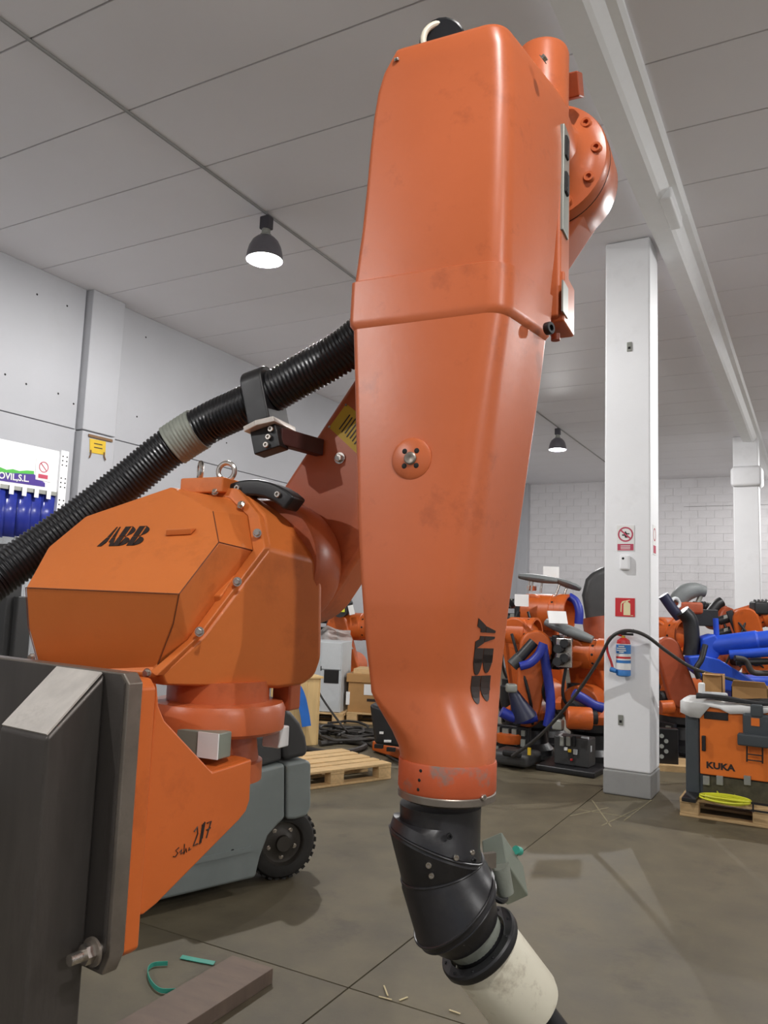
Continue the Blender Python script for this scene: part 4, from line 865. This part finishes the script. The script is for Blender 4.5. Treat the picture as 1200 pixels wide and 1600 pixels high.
for k, (a, b_, w_, h_, mm) in enumerate(((878, 1158, .035, .09, ALU), (888, 1158, .04, .09, ALU), (897, 1158, .03, .1, BLACK), (914, 1160, .075, .11, CABGREY), (922, 1170, .03, .06, CABGREY), (884, 1170, .03, .03, PAPER), (890, 1173, .03, .03, YSIGN), (899, 1175, .04, .05, CABGREY), (908, 1172, .04, .04, PAPER), (893, 1187, .02, .02, RED), (912, 1185, .06, .035, CABGREY))):
    MB().boxm(frame(P(a, b_, 8.02), fR, Zup.cross(fR), Zup), w_, .03, h_).build('connector', mm, pn, bevel=.004)
MB().boxm(frame(P(872, 1132, vC-.5), fR, Zup.cross(fR), Zup), .1, .1, .1).build('grey_socket', ALU, rc_, bevel=.015)
hd_ = thing('hooded_machine', 'tall black rounded hood half hidden behind the white column', 'machine', Vector((*P(965, 1000, 11.0).xy, 0)))
MB().rings([[P(x, y, v_) for x, y in ((909, 930), (915, 905), (930, 889), (950, 884), (985, 890), (985, 1010), (935, 1012), (918, 985))] for v_ in (10.8, 11.3)]).build('black_hood', FLDARK, hd_, smooth=60, bevel=.1, seg=4)
MB().cyl(P(930, 965, 10.75), P(938, 1010, 10.7), .18, n=20).build('hood_neck', BRORANGE, hd_)
MB().lathe([(.35, 0), (.35, .08), (.2, .15), (.2, 1.3)], Vector((*P(965, 1000, 11.0).xy, 0)), Zup, 24).build('machine_column', BRORANGE, hd_)
ppr = MB().boxm(frame(P(861, 894, 9.9), hd(1, 0), hd(0, 1), Zup), .2, .004, .14).build('paper_notice', PAPER); tag(ppr, 'white paper notice standing above the grey pad', 'notice')
# D: right of the column
vD = 9.4; E = P(1040, 992, vD)
rd = stock_robot('orange robot with a brownish-lit arm and a curved grey tool on top, right of the white column', E, hd(.5, -.86), KORANGE, P(1070, 1088, vD), P(1065, 1120, vD+.1)[:2], r=.2, fore=.3, hose=None, side=.02, r0=.2, r1=.18)
MB().prism(hull2(P(1068, 1085, vD-.5), .16, P(1045, 1015, vD-.5), .14, hd(0, -1)), hd(.1, .99)*.16).build('brownish_lit_arm', BRORANGE, rd, smooth=30, bevel=.03, seg=3, bang=50)  # orange arm, its dim brownish light put into the colour
pts = [P(1056, 942, vD), P(1068, 928, vD), P(1085, 922, vD), P(1101, 924, vD)]
MB().tube(spline(pts, 6), [.07+.035*math.sin(math.pi*min(1, .25+i/22)) for i in range(19)], 14).build('curved_tool', GREYTOOL, rd)
MB().torus(P(1056, 942, vD-.1), hd(.3, -1, .2), .055, .02, 24, 8).build('tool_ring', CABGREY, rd)
MB().cyl(P(1095, 930, vD), P(1085, 955, vD), .03, n=12).build('tool_leg', ALU, rd)
MB().boxm(frame(P(1075, 950, vD), hd(1, -.2), hd(.2, 1), Zup), .3, .25, .14).build('tool_mount', BRORANGE, rd, bevel=.03)
tubep(rd, [P(1066, 955, vD-.5), P(1078, 970, vD-.5), P(1081, 1000, vD-.5), P(1079, 1025, vD-.5)], .085, BLACK)
tubep(rd, [P(1036, 930, vD-.4), P(1050, 950, vD-.4), P(1062, 965, vD-.4)], .06, mat('dark_blue_hose', (36, 40, 66), .45))
MB().boxm(frame(P(1098, 965, vD+.2), hd(1, 0), hd(0, 1), Zup), .3, .2, .2).build('control_box', BLACK, rd, bevel=.01)
MB().cyl(P(1032, 1105, vD-.7), P(1052, 1104, vD-.7), .07, n=18).build('low_motor', KORANGE, rd)
MB().boxm(frame(P(1040, 1165, vD-1.0), hd(1, -.2), hd(.2, 1), Zup), .24, .1, .36).build('low_connector_panel', BLACK, rd, bevel=.01)
for k in range(5): MB().cyl(P(1034+7*(k % 2), 1150+8*k, vD-1.06), P(1034+7*(k % 2), 1150+8*k, vD-1.1), .022, n=12).build('round_connector', ALU, rd)
MB().boxm(frame(Vector((*P(1045, 1195, vD-.9).xy, .03)), hd(1, -.2), hd(.2, 1), Zup), .6, .5, .06).build('wood_skid', WOOD, rd)
# E: far right row
vE = 11.5
re_ = stock_robot('dark orange robot far behind the blue one', P(1122, 965, vE+.9), hd(.95, .3), BRORANGE, P(1128, 1030, vE+.9), P(1128, 1060, vE+.9)[:2], r=.19, fore=.35, pitch=R(-15), hose=None)
tubep(re_, [P(1108, 960, vE-.4), P(1120, 945, vE-.4), P(1128, 940, vE-.4)], .07, BLACK)
rf = stock_robot('orange robot with a black bristling head at the far right', P(1165, 968, vE-.4), hd(.9, -.4), KORANGE, P(1180, 1030, vE-.3), P(1180, 1060, vE-.3)[:2], r=.17, fore=.3, pitch=R(20), hose=None)
MB().boxm(frame(P(1186, 950, vE-.6), hd(1, 0), hd(0, 1), Zup), .2, .2, .18).build('black_head', BLACK, rf, bevel=.03)
for k in range(4): MB().cyl(P(1178+5*k, 945, vE-.6), P(1180+6*k, 937, vE-.6), .018, n=8).build('head_pin', FLDARK, rf)
# blue robot
vF = 8.9
rg = thing('industrial_robot', 'bright blue robot lying folded behind the orange cabinet', 'robot', P(1140, 1120, vF), 'second-hand robots at the back')
MB().lathe([(.09, 0), (.11, .02), (.11, .5), (.095, .52), (.095, .9)], P(1108, 1010, vF), P(1200, 999, vF-.3)-P(1108, 1010, vF), 28).build('forearm', BLUER, rg)
MB().prism([P(x, y, vF-.12) for x, y in ((1097, 997), (1118, 990), (1130, 1008), (1124, 1028), (1108, 1037), (1098, 1022))], hd(.1, .99)*.26).build('elbow', BLUER, rg, bevel=.03, seg=3)
MB().prism([P(x, y, vF-.2) for x, y in ((1075, 1026), (1100, 1024), (1124, 1030), (1198, 1075), (1198, 1088), (1120, 1078), (1082, 1048))], hd(.1, .99)*.2).build('lower_arm', BLUER, rg, bevel=.02, seg=3)
MB().lathe([(.2, 0), (.22, .05), (.18, .2), (.16, .5)], Vector((*P(1170, 1120, vF+.3).xy, 0)), Zup, 28).build('base', BLUER, rg)
MB().boxm(frame(P(1172, 1090, vF+.3), hd(1, 0), hd(0, 1), Zup), .5, .35, .5).build('turret', BLUER, rg, bevel=.05, seg=3)
MB().cyl(P(1118, 966, vF), P(1120, 1000, vF), .03, n=12).build('upright_rod', BLUER, rg)
MB().cyl(P(1140, 1023, vF-.3), P(1215, 1018, vF-.5), .05, n=14).build('balancer', BLUER, rg)
MB().cyl(P(1150, 1035, vF-.35), P(1215, 1033, vF-.5), .035, n=14).build('black_rod', BLACK, rg)
tubep(rg, [P(1148, 1028, vF-.45), P(1165, 1032, vF-.45), P(1176, 1050, vF-.45), P(1200, 1052, vF-.45)], .03, CABLE, 'cable')
tubep(rg, [P(1102, 1008, vF-.3), P(1096, 1030, vF-.35), P(1088, 1045, vF-.35), P(1092, 1060, vF-.35)], .03, BLACK, 'cable')
# behind the left gap: wrapped robot
vW = 12.2
rw = stock_robot('orange robot in torn plastic wrap seen left of the hanging arm', P(535, 978, vW), hd(.95, -.3), KORANGE, P(548, 1040, vW), P(550, 1080, vW)[:2], r=.2, fore=.6, hose=None, tint=1)
MB().boxm(frame(P(537, 947, vW-.2), hd(1, 0), hd(0, 1), Zup) @ Matrix.Rotation(R(20), 4, 'Y'), .24, .25, .26).build('black_head', BLACK, rw, bevel=.06, seg=3)
MB().cyl(P(531, 953, vW-.35), P(531, 953, vW-.55), .11, n=20).build('black_lens', BLACK, rw); MB().boxm(frame(P(536, 953, vW-.58), hd(1, 0), hd(0, 1), Zup), .05, .02, .06).build('yellow_mark', YELLOW, rw)
MB().boxm(frame(P(549, 953, vW-.5), hd(1, 0), hd(0, 1), Zup) @ Matrix.Rotation(R(-15), 4, 'Y'), .08, .01, .14).build('white_tag', PAPER, rw)
MB().boxm(frame(P(531, 939, vW-.2), hd(1, 0), hd(0, 1), Zup), .2, .16, .12).build('orange_cap', KORANGE, rw, bevel=.03)
b = MB(); rs = []
for i in range(7):
    rs.append([P(x+random.uniform(-1.5, 1.5), y+random.uniform(-1.5, 1.5), vW-.6+random.uniform(-.1, .1)) for x, y in ((500+i*1.2, 984+i*5), (512, 978+i*5), (524, 982+i*4.5), (536, 985+i*4.5), (548+i*.6, 986+i*5))])
o = MB().rings(rs, cap=False, closed=False).build('plastic_wrap', FILM2, rw, smooth=80); so = o.modifiers.new('solid', 'SOLIDIFY'); so.thickness = .01
# small orange foot just left of the arm
vS = 7.9
rs_ = thing('robot_foot', 'orange and black robot foot partly hidden by the bottom of the arm', 'robot base', Vector((*P(606, 1183, vS).xy, 0)))
MB().prism([Vector((*p.xy, .02)) for p in (PA(581, 1176, 2, 0), PA(625, 1190, 2, 0), PA(650, 1180, 2, 0), PA(606, 1160, 2, 0))], Zup*.1).build('foot_plate', KORANGE, rs_, bevel=.015)
MB().prism([P(x, y, vS+.1) for x, y in ((585, 1163), (622, 1168), (640, 1168), (640, 1120), (590, 1104), (577, 1100))], hd(.2, .98)*.25).build('black_body', BLACK, rs_, bevel=.03)
for a, b_ in ((592, 1166), (611, 1171)): MB().boxm(frame(P(a, b_, vS-.02), hd(.96, -.28), hd(.28, .96), Zup), .08, .05, .035).build('pocket', DARK, rs_)
for a, b_ in ((596, 1145), (603, 1158), (608, 1158)): MB().boxm(frame(P(a, b_, vS+.08), hd(1, 0), hd(0, 1), Zup), .04, .02, .02).build('label', PAPER, rs_)
# ------------------------------------------------------------------ on the white column
YP = 7.28-.001
def onP(px, py, off=.0): return PA(px, py, 1, YP)-Vector((0, off, 0))
Xw = Vector((1, 0, 0)); Yw = Vector((0, 1, 0))
def psz(px0, py0, px1, py1): a = onP(px0, py0); b = onP(px1, py1); return (a+b)/2, abs(b.x-a.x), abs(a.z-b.z)
FR = lambda c: frame(c, Xw, Zup, -Yw)                            # local x right, y up, z out of the column's front
def board(name, c, w_, h, m, label, cat, th=.004, group=None):
    o = MB().boxm(FR(c-Yw*th/2), w_, h, th).build(name, m); return tag(o, label, cat, group)
def icon(o, c, polys, m, nm, z=.0045): return plate(nm, polys, FR(c-Yw*z), m, o, .0008)
c, w_, h = psz(964, 821, 991, 861); sg = board('no_smoking_sign', c, w_, h, PAPER, 'white sign with a faded red no smoking ring on the column front', 'sign')
cc = onP(977.5, 835); icon(sg, cc, ringpoly(0, 0, .068, .055), PINK, 'red_ring'); icon(sg, cc, [[(-.05, .035), (-.04, .045), (.05, -.035), (.04, -.045)]], PINK, 'red_slash', .0053)
icon(sg, cc, [[(-.03, -.012), (.0, -.012), (.0, .0), (-.03, .0)], [(-.005, -.03), (.02, -.03), (.012, .01), (.0, .03), (-.012, .012)], [(.005, .0), (.035, .0), (.035, .01), (.005, .01)]], DECAL, 'black_pictogram', .0049)
c2, w2, h2 = psz(965, 850, 990, 860); icon(sg, c2, [[(-w2/2, -h2/2), (w2/2, -h2/2), (w2/2, h2/2), (-w2/2, h2/2)]], PINK, 'red_text_bar')
icon(sg, c2, [[(-w2*.3, y), (w2*.3, y), (w2*.3, y+.006), (-w2*.3, y+.006)] for y in (-.018, -.004, .01)], PAPER, 'text_line', .0054)
c, w_, h = psz(969, 867, 985, 891); dt = MB().boxm(FR(c-Yw*.02), w_, h, .04).build('motion_detector', WHITEP, bevel=.018, seg=4); tag(dt, 'small white motion detector on the column front', 'detector')
bolt(HOLE, 'lens', onP(975, 873, .0405), -Yw, .011, dt)
c, w_, h = psz(961.5, 934, 992, 964); fs_ = board('extinguisher_sign', c, w_, h, SRED, 'red square sign with a cream extinguisher on the column front', 'sign')
icon(fs_, c+Xw*.015, [[(-.028, -.07), (.032, -.07), (.032, .03), (.022, .042), (.012, .045), (.012, .056), (.03, .062), (.028, .068), (-.01, .06), (-.01, .045), (-.02, .042), (-.028, .03)]]+[[(-.055, -.04), (-.045, -.045), (-.042, .03), (-.052, .03)], [(-.052, .03), (-.042, .03), (-.012, .052), (-.014, .06), (-.04, .052)]], CREAM, 'cream_pictogram')
icon(fs_, c, [[(.05, -.074), (.072, -.074), (.072, -.069), (.05, -.069)]], CREAM, 'small_print')
# extinguisher
ec = onP(977, 1020, .075); s_ = (onP(977, 988)-onP(977, 1058)).z; zb_ = onP(977, 1056).z; ec.z = zb_
ex_ = thing('fire_extinguisher', 'red, white and blue fire extinguisher hung on the white column', 'extinguisher', ec)
H_ = s_*.9; r_ = .062
MB().lathe([(r_*.7, 0), (r_, .01), (r_, H_*.16), (r_*.98, H_*.165)], ec, Zup, 32).build('blue_foot', LBLUE, ex_)
MB().lathe([(r_*.96, .04), (r_*.98, .05), (r_*.98, H_*.80), (r_*.85, H_*.89), (r_*.45, H_*.94), (r_*.3, H_*.95)], ec, Zup, 32).build('bottle', RED, ex_)
lbw = MB().lathe([(r_, H_*.17), (r_, H_*.80)], ec, Zup, 32, cap=False).build('white_label', PAPER, ex_)
for a, b_, m in ((.33, .40, LBLUE), (.44, .49, SRED), (.56, .78, LBLUE)): MB().lathe([(r_*1.01, H_*a), (r_*1.01, H_*b_)], ec, Zup, 32, cap=False).build('label_band', m, lbw)
for z, wd in ((.74, .05), (.69, .075), (.64, .08), (.60, .04)): MB().boxm(FR(ec-Yw*(r_*1.012)+Zup*H_*z-Xw*.005), wd, .010, .002).build('label_print', PAPER, lbw)
MB().cyl(ec+Zup*H_*.94, ec+Zup*H_*1.0, .016, n=16).build('neck', YSIGN, ex_)
MB().boxm(FR(ec+Zup*H_*1.04+Xw*.02), .13, .02, .025).boxm(FR(ec+Zup*H_*1.10+Xw*.03) @ Matrix.Rotation(R(18), 4, 'Z'), .13, .015, .022).build('handle', BLACK, ex_, bevel=.003)
ho = MB().tube(spline([ec+Zup*H_*1.0-Xw*.01, ec+Zup*H_*1.02-Xw*.07-Yw*.02, ec+Zup*H_*.86-Xw*.135-Yw*.01, ec+Zup*H_*.6-Xw*.14, ec+Zup*H_*.32-Xw*.1-Yw*.02, ec+Zup*H_*.16-Xw*.085-Yw*.03], 8), .011, 10).build('hose', RED, ex_)
MB().cyl(ec+Zup*H_*.16-Xw*.10-Yw*.03, ec+Zup*H_*.12-Xw*.05-Yw*.05, .024, .018, 14).build('nozzle', LBLUE, ex_)
MB().box(ec+Vector((-.02, .055, H_*.5)), ec+Vector((.02, .072, H_*.6))).build('wall_hook', BLACK, ex_)
for (px, py), lb in (((983.5, 542), 'small metal socket high on the white column'), ((970, 1125), 'small metal socket low on the white column')):
    so_ = MB().boxm(FR(onP(px, py, .004)), .045, .09, .008).build('wall_socket', ALU, bevel=.012); tag(so_, lb, 'socket', 'metal sockets on the column')
    MB().boxm(FR(onP(px, py, .0085)-Zup*.012), .022, .022, .004).build('socket_hole', DARK, so_)
XS = -1.715+.41+.001
c = PA(1022.5, 844, 0, XS); s2 = MB().boxm(frame(c, Yw, Zup, Xw), .16, .27, .003).build('faded_sign', PAPER); tag(s2, 'faded red and white sign on the side of the white column', 'sign')
plate('red_ring', ringpoly(0, .05, .06, .048), frame(c+Xw*.002, Yw, Zup, Xw), PINK, s2, .0006); plate('red_text_bar', [[(-.06, -.12), (.06, -.12), (.06, -.05), (-.06, -.05)]], frame(c+Xw*.002, Yw, Zup, Xw), PINK, s2, .0006)
# black cable draped over the extinguisher
cb_ = MB().tube(spline([P(800, 1182, 7.7), P(836, 1156, 7.55), P(870, 1122, 7.4), P(905, 1078, 7.25), P(935, 1032, 7.1), P(952, 1000, 7.0), P(968, 988, 6.95), P(988, 986, 6.93), P(1012, 995, 6.88), P(1045, 1020, 6.98), P(1085, 1045, 7.5), P(1130, 1058, 7.7), P(1200, 1077, 7.9), P(1260, 1095, 7.9)], 8), .016, 8).build('black_cable', CABLE); tag(cb_, 'long black cable slung over the fire extinguisher across the column', 'cable')
# ------------------------------------------------------------------ orange control cabinet on its pallet
YK = 6.98
def onK(px, py, off=0.0): return PA(px, py, 1, YK)-Vector((0, off, 0))
pb0 = PA(1062, 1274, 2, 0); pc0 = Vector((pb0.x+.6, pb0.y+.4, 0)); pallet(pc0, Xw, 'wooden pallet carrying the orange control cabinet')
tL = onK(1092, 1100); bL = onK(1094, 1209); bR = onK(1200, 1222)
kx0 = bL.x; kz0 = bL.z; kz1 = tL.z; kx1 = kx0+.9; dpt = .6; zp = .146
kb = thing('control_cabinet', 'orange and anthracite robot control cabinet on a pallet at the right edge', 'cabinet', Vector(((kx0+kx1)/2, YK+.3, zp)))
sx0 = onK(1070, 1150).x
MB().box((sx0, YK+.02, zp), (kx0-.002, YK+dpt, kz1-.01)).build('side_column', KDARK, kb, bevel=.02, seg=3)
MB().box((kx0-.01, YK+.03, zp), (kx1, YK+dpt, kz1)).build('cabinet_body', KDARK, kb, bevel=.01)
dr = MB().box((kx0, YK, kz0), (kx1, YK+.03, kz1)).build('door', KCAB, kb, bevel=.008, seg=3)
KF = lambda p: frame(p, Xw, Zup, -Yw)
c = (onK(1103, 1112)+onK(1135, 1125))/2; MB().boxm(KF(c-Yw*.004), .18, .06, .012).build('name_plate', BLACK, dr, bevel=.004)
c = onK(1100, 1161); MB().boxm(KF(c-Yw*.012), .03, .12, .03).build('handle', BLACK, dr, bevel=.006)
tx = lettering('brand_lettering', 'KUKA', .068, KF(onK(1125.5, 1198)-Yw*.002), DECAL, dr, xs=1.15, bold=.003)
ph_ = MB().boxm(KF(onK(1183, 1135)-Yw*.03), .2, .2, .05).build('pendant_holder', KDARK, kb, bevel=.02)
MB().boxm(KF(onK(1180, 1155)-Yw*.07), .24, .09, .09).build('holder_tray', KDARK, ph_, bevel=.012); MB().boxm(KF(onK(1181, 1127)-Yw*.058), .06, .06, .006).build('holder_window', KCAB, ph_)
MB().boxm(KF(onK(1183, 1110)-Yw*.04), .09, .1, .04).build('holder_hook', KDARK, ph_, bevel=.015)
for dx in (-.055, .055): MB().cyl(onK(1180, 1165, .05)+Xw*dx, onK(1180, 1190, .05)+Xw*dx, .006, n=8).build('wire_leg', BLACK, ph_)
for y in (1178, 1187): MB().cyl(onK(1180, y, .05)-Xw*.055, onK(1180, y, .05)+Xw*.055, .005, n=8).build('wire_rung', BLACK, ph_)
MB().box((kx0+.02, YK+.01, zp+.0), (kx1, YK+.04, kz0-.01)).build('plinth', mat('oily_plinth', (74, 70, 52), .5, var=.4, scale=20), kb)
for px in (1104, 1125, 1168): MB().boxm(KF(onK(px, 1219)-Yw*.01), .05, .07, .03).build('clip', ALU, kb, bevel=.004)
# things on the cabinet
ztop = kz1
b = MB(); rs = []
for j in range(5):
    rr = []
    for i in range(15):
        x = sx0-.03+i*(kx1-sx0+.03)/14; y = YK+dpt*.9-j*(dpt*.9+.02)/3 if j < 4 else YK-.03
        z = ztop+.012+.006*math.sin(i*1.9+j)+.004*math.cos(i*.8) if j < 4 else ztop-.025-.02*math.sin(i*1.3)-.012*(i % 3)-(.05 if i < 3 else 0)
        rr.append(Vector((x, y, z)))
    rs.append(rr)
sh = MB().rings(rs, cap=False, closed=False).build('plastic_sheet', SHEET, smooth=80); tag(sh, 'crumpled white sheet over the top of the orange cabinet', 'sheet'); sm = sh.modifiers.new('solid', 'SOLIDIFY'); sm.thickness = .006; sm.offset = 1
zs = ztop+.032
def carton(px0, px1, ybot, ytop, yo, dep, label, flap):
    Y = YK+yo; a = PA(px0, ybot, 1, Y); b_ = PA(px1, ybot, 1, Y); w_ = b_.x-a.x; h = PA(px0, ytop, 1, Y).z-zs; t = thing('open_carton', label, 'carton', Vector(((a.x+b_.x)/2, Y+dep/2, zs)), 'cartons on the orange cabinet')
    x0, x1 = a.x, b_.x
    MB().box((x0, Y, zs), (x1, Y+.006, zs+h)).build('front_wall', CARD, t); MB().box((x0, Y+dep, zs), (x1, Y+dep+.006, zs+h)).build('rear_wall', CARD, t)
    MB().box((x0, Y, zs), (x0+.006, Y+dep, zs+h)).build('side_wall', CARD, t); MB().box((x1-.006, Y, zs), (x1, Y+dep, zs+h)).build('side_wall', CARD, t); MB().box((x0, Y, zs), (x1, Y+dep, zs+.006)).build('carton_bottom', CARD, t)
    MB().prism([Vector((x0, Y, zs+h)), Vector((x1, Y, zs+h)), Vector((x1-.02, Y-.06, zs+h+flap)), Vector((x0+.02, Y-.06, zs+h+flap))], Vector((0, .004, .004))).build('flap', CARD, t)
    return t
carton(1097, 1129, 1087, 1053, .3, .2, 'small upright open carton at the left on the orange cabinet', .0); carton(1143, 1200, 1090, 1072, .18, .3, 'wide low open carton at the right on the orange cabinet', .05)
gt = thing('hand_scanner', 'white and grey hand unit lying before the upright carton', 'hand tool', onK(1105, 1085)+Yw*.12)
gp0 = Vector((onK(1112, 1085).x, YK+.2, zs+.03)); MB().boxm(frame(gp0, Xw, Yw, Zup), .2, .08, .05).build('tool_body', CABGREY, gt, bevel=.015); MB().boxm(frame(gp0-Xw*.1+Zup*.04, Xw, Yw, Zup), .05, .06, .11).build('tool_head', PAPER, gt, bevel=.012)
hb = thing('black_hose', 'black hoses laid along the top of the orange cabinet', 'hose', Vector((kx0+.3, YK+.05, zs)))
for k in range(3): MB().tube(spline([Vector((kx0-.03+.12*i, YK+.03+.035*k+.01*math.sin(i), zs+.022+.012*math.sin(i*1.2+k))) for i in range(9)], 6), .017, 8).build('hose_run', BLACK, hb)
# yellow cable and black bar on the pallet
yc = thing('yellow_cable', 'coil of yellow cable on the pallet before the orange cabinet', 'cable', PA(1132, 1252, 2, .146))
for k in range(6):
    c = PA(1134+random.uniform(-3, 3), 1254, 2, .15); rr = .10+.018*(k % 3)
    MB().tube(spline([c+Vector((math.cos(a)*rr*1.35, math.sin(a)*rr*.62, .006+.007*k+.004*math.sin(a*2+k))) for a in [i*.42 for i in range(16)]], 4), .007, 7).build('cable_loop', YELLOW, yc)
c = PA(1126, 1250, 2, .15); MB().tube(spline([c, c+Vector((-.04, .05, .1)), c+Vector((.0, .07, .17)), c+Vector((.09, .07, .16)), c+Vector((.1, .03, .05))], 6), .007, 7).build('raised_loop', YELLOW, yc)
kt = MB().box(PA(1065, 1252, 2, .146), PA(1092, 1248, 2, .146)+Vector((0, .1, .03))).build('black_bar', BLACK, bevel=.004); tag(kt, 'short black bar on the left corner of the pallet', 'bar')
bt = MB().boxm(frame(PA(1192, 1270, 2, .146)+Zup*.06, Xw, Yw, Zup), .16, .012, .012).boxm(frame(PA(1186, 1270, 2, .146)+Zup*.03-Xw*.04, Xw, Yw, Zup), .012, .012, .06).boxm(frame(PA(1192, 1270, 2, .146)+Zup*.006, Xw, Yw, Zup), .16, .012, .012).build('wire_bracket', BLACK); tag(bt, 'thin black wire bracket at the front of the pallet', 'bracket')
# ------------------------------------------------------------------ curtain booth by the left wall
XE = -6.75
def onE(px, py, off=0.0): return PA(px, py, 0, XE)+Vector((off, 0, 0))
bo = thing('curtain_booth', 'white framed booth with blue strip curtain by the left wall', 'booth', Vector((XE-.2, onE(40, 900).y, 0)))
def eprism(pts, m, nm, off=0.0, th=-.03, parent=None): return MB().prism([onE(x, y, off) for x, y in pts], Vector((th, 0, 0))).build(nm, m, parent or bo)
fa_ = eprism([(-80, 668), (96, 706), (95, 771), (-80, 745)], WHITEP, 'fascia_board')
eprism([(-80, 744), (94, 770), (94, 776), (-80, 751)], ALU, 'curtain_rail', .01, -.06)
pz0 = onE(104, 706); 
po_ = MB().box((XE-.05, onE(92, 720).y, 0), (XE+.03, onE(104, 720).y, pz0.z)).build('upright_post', WHITEP, bo, bevel=.004)
hl = small('post_hole', DARK, lambda b: b.lathe([(.008, 0), (.008, .003)], (0, 0, 0), (0, 0, 1), 8))
yy = (onE(92, 720).y+onE(104, 720).y)/2
for k in range(15):
    for dy in (-.025, .025):
        if k % 5 < 3: inst('post_hole', hl, zmat(Vector((XE+.03, yy+dy, pz0.z-.06-.045*k)), Xw), po_)
eprism([(-80, 722), (0, 731), (12, 734), (20, 731), (30, 735), (40, 734), (52, 738), (52, 742), (-80, 735)], GREENP, 'green_hills', .004, -.004, fa_) if False else None
eprism([(-60, 716), (0, 730), (10, 734), (20, 733), (30, 736), (42, 735), (53, 736), (53, 741), (0, 738), (-60, 728)], GREENP, 'green_hills', .003, -.003, fa_)
eprism([(-60, 729), (0, 738), (53, 741), (70, 755), (70, 761), (0, 751), (-60, 742)], PURPLE, 'purple_band', .003, -.003, fa_)
ty_ = (onE(45, 748)-onE(0, 742)).normalized(); tN = Xw; tU = tN.cross(ty_)
lettering('banner_lettering', 'MOVIL,S.L.', .088, frame(onE(45, 749, .006), ty_, tU, tN), PAPER, fa_, xs=1.0, align='RIGHT', bold=.002)
pw = MB().prism([onE(x, y, .004) for x, y in ((56, 716), (80, 721), (79, 754), (55, 749))], Vector((-.003, 0, 0))).build('small_sign', PAPER, fa_); tag(pw, 'white and red prohibition sign')
rcn = onE(68, 730, .005); plate('red_ring', ringpoly(0, 0, .055, .046)+[[(-.04, .032), (-.033, .038), (.04, -.032), (.033, -.038)]], frame(rcn, Yw, Zup, Xw), PINK, pw, .0006); plate('red_text_bar', [[(-.055, -.115), (.055, -.115), (.055, -.075), (-.055, -.075)]], frame(rcn, Yw, Zup, Xw), PINK, pw, .0006)
x0s = [-80, -58, -36, -14, 8, 28, 47, 66]
for i, a in enumerate(x0s):                                        # overlapping curtain strips
    b_ = a+23; off = .012*(i % 2)-.03; z1 = onE(a, 758+a*.14).z; z0 = onE(a, 838).z; y0, y1 = onE(a, 800).y, onE(b_, 800).y
    rs = [[Vector((XE+off+.012*math.sin(math.pi*k/6), y0+(y1-y0)*k/6, z)) for k in range(7)] for z in (z1, (z1+z0)/2, z0)]
    o = MB().rings(rs, cap=False, closed=False).build('curtain_strip', PVC, bo, smooth=80); so = o.modifiers.new('solid', 'SOLIDIFY'); so.thickness = .003
    rs = [[Vector((XE+off+.012*math.sin(math.pi*k/6), y0+(y1-y0)*k/6, z)) for k in range(7)] for z in (z0, .62)]
    o = MB().rings(rs, cap=False, closed=False).build('clear_strip', FILM, bo, smooth=80); so = o.modifiers.new('solid', 'SOLIDIFY'); so.thickness = .003
    rs = [[Vector((XE+off+.012*math.sin(math.pi*k/6), y0+(y1-y0)*k/6, z)) for k in range(7)] for z in (.62, .05)]
    o = MB().rings(rs, cap=False, closed=False).build('curtain_strip', PVC, bo, smooth=80); so = o.modifiers.new('solid', 'SOLIDIFY'); so.thickness = .003
    MB().boxm(frame(onE(a+8, 764+a*.14, .02), Yw, Zup, Xw), .05, .09, .006).build('curtain_clip', WHITEP, bo, bevel=.006)
# dark press frame standing in front of the booth
vQ = 5.6
dp = thing('dark_machine', 'dark machine frame standing before the blue curtain at the left edge', 'machine', Vector((*P(10, 1000, vQ).xy, 0)))
for px, wd in ((6, .16), (33, .05)): q = P(px, 980, vQ); MB().box((q.x-wd/2, q.y-.06, 0), (q.x+wd/2, q.y+.06, P(px, 850 if px < 20 else 932, vQ).z)).build('machine_post', FLDARK, dp, bevel=.008)
q = P(18, 940, vQ); MB().boxm(frame(q, hd(1, 0), hd(0, 1), Zup), .16, .08, .08).build('machine_beam', BLACK, dp, bevel=.008)
q = P(-10, 870, vQ+.3); MB().boxm(frame(q, hd(1, 0), hd(0, 1), Zup), .5, .2, .16).build('machine_head', BLACK, dp, bevel=.02)
# yellow plate on the pilaster
XPp = XL+.13
q0 = PA(138, 684, 0, XPp+.004); q1 = PA(174, 690, 0, XPp+.004)
ysg = thing('yellow_sign', 'small yellow sign with a brown batten on the left wall pilaster', 'sign', Vector((XPp, (q0.y+q1.y)/2, PA(152, 712, 0, XPp).z)))
MB().prism([PA(x, y, 0, XPp+.002) for x, y in ((140, 685), (165, 690), (164, 711), (140, 707))], Vector((.006, 0, 0))).build('yellow_plate', YSIGN, ysg)
MB().prism([PA(x, y, 0, XPp+.009) for x, y in ((138, 678), (175, 687), (175, 691), (138, 682))], Vector((.012, 0, 0))).build('batten', mat('brown_batten', (120, 90, 60), .7), ysg)
for i, y in enumerate((692, 698)): MB().prism([PA(a, b_, 0, XPp+.0085) for a, b_ in ((147, y), (160, y+2.5), (160, y+4), (147, y+1.5))], Vector((.001, 0, 0))).build('print_line', DECAL, ysg)
for a, b_ in ((142, 706), (163, 710)): MB().tube(spline([PA(a, b_-3, 0, XPp+.012), PA(a, b_+3, 0, XPp+.02), PA(a+(2 if a > 150 else -2), b_+9, 0, XPp+.02)], 4), .008, 6).build('hook', mat('rust_hook', (110, 80, 50), .7) if 'rust_hook' not in MATS else MATS['rust_hook'], ysg)
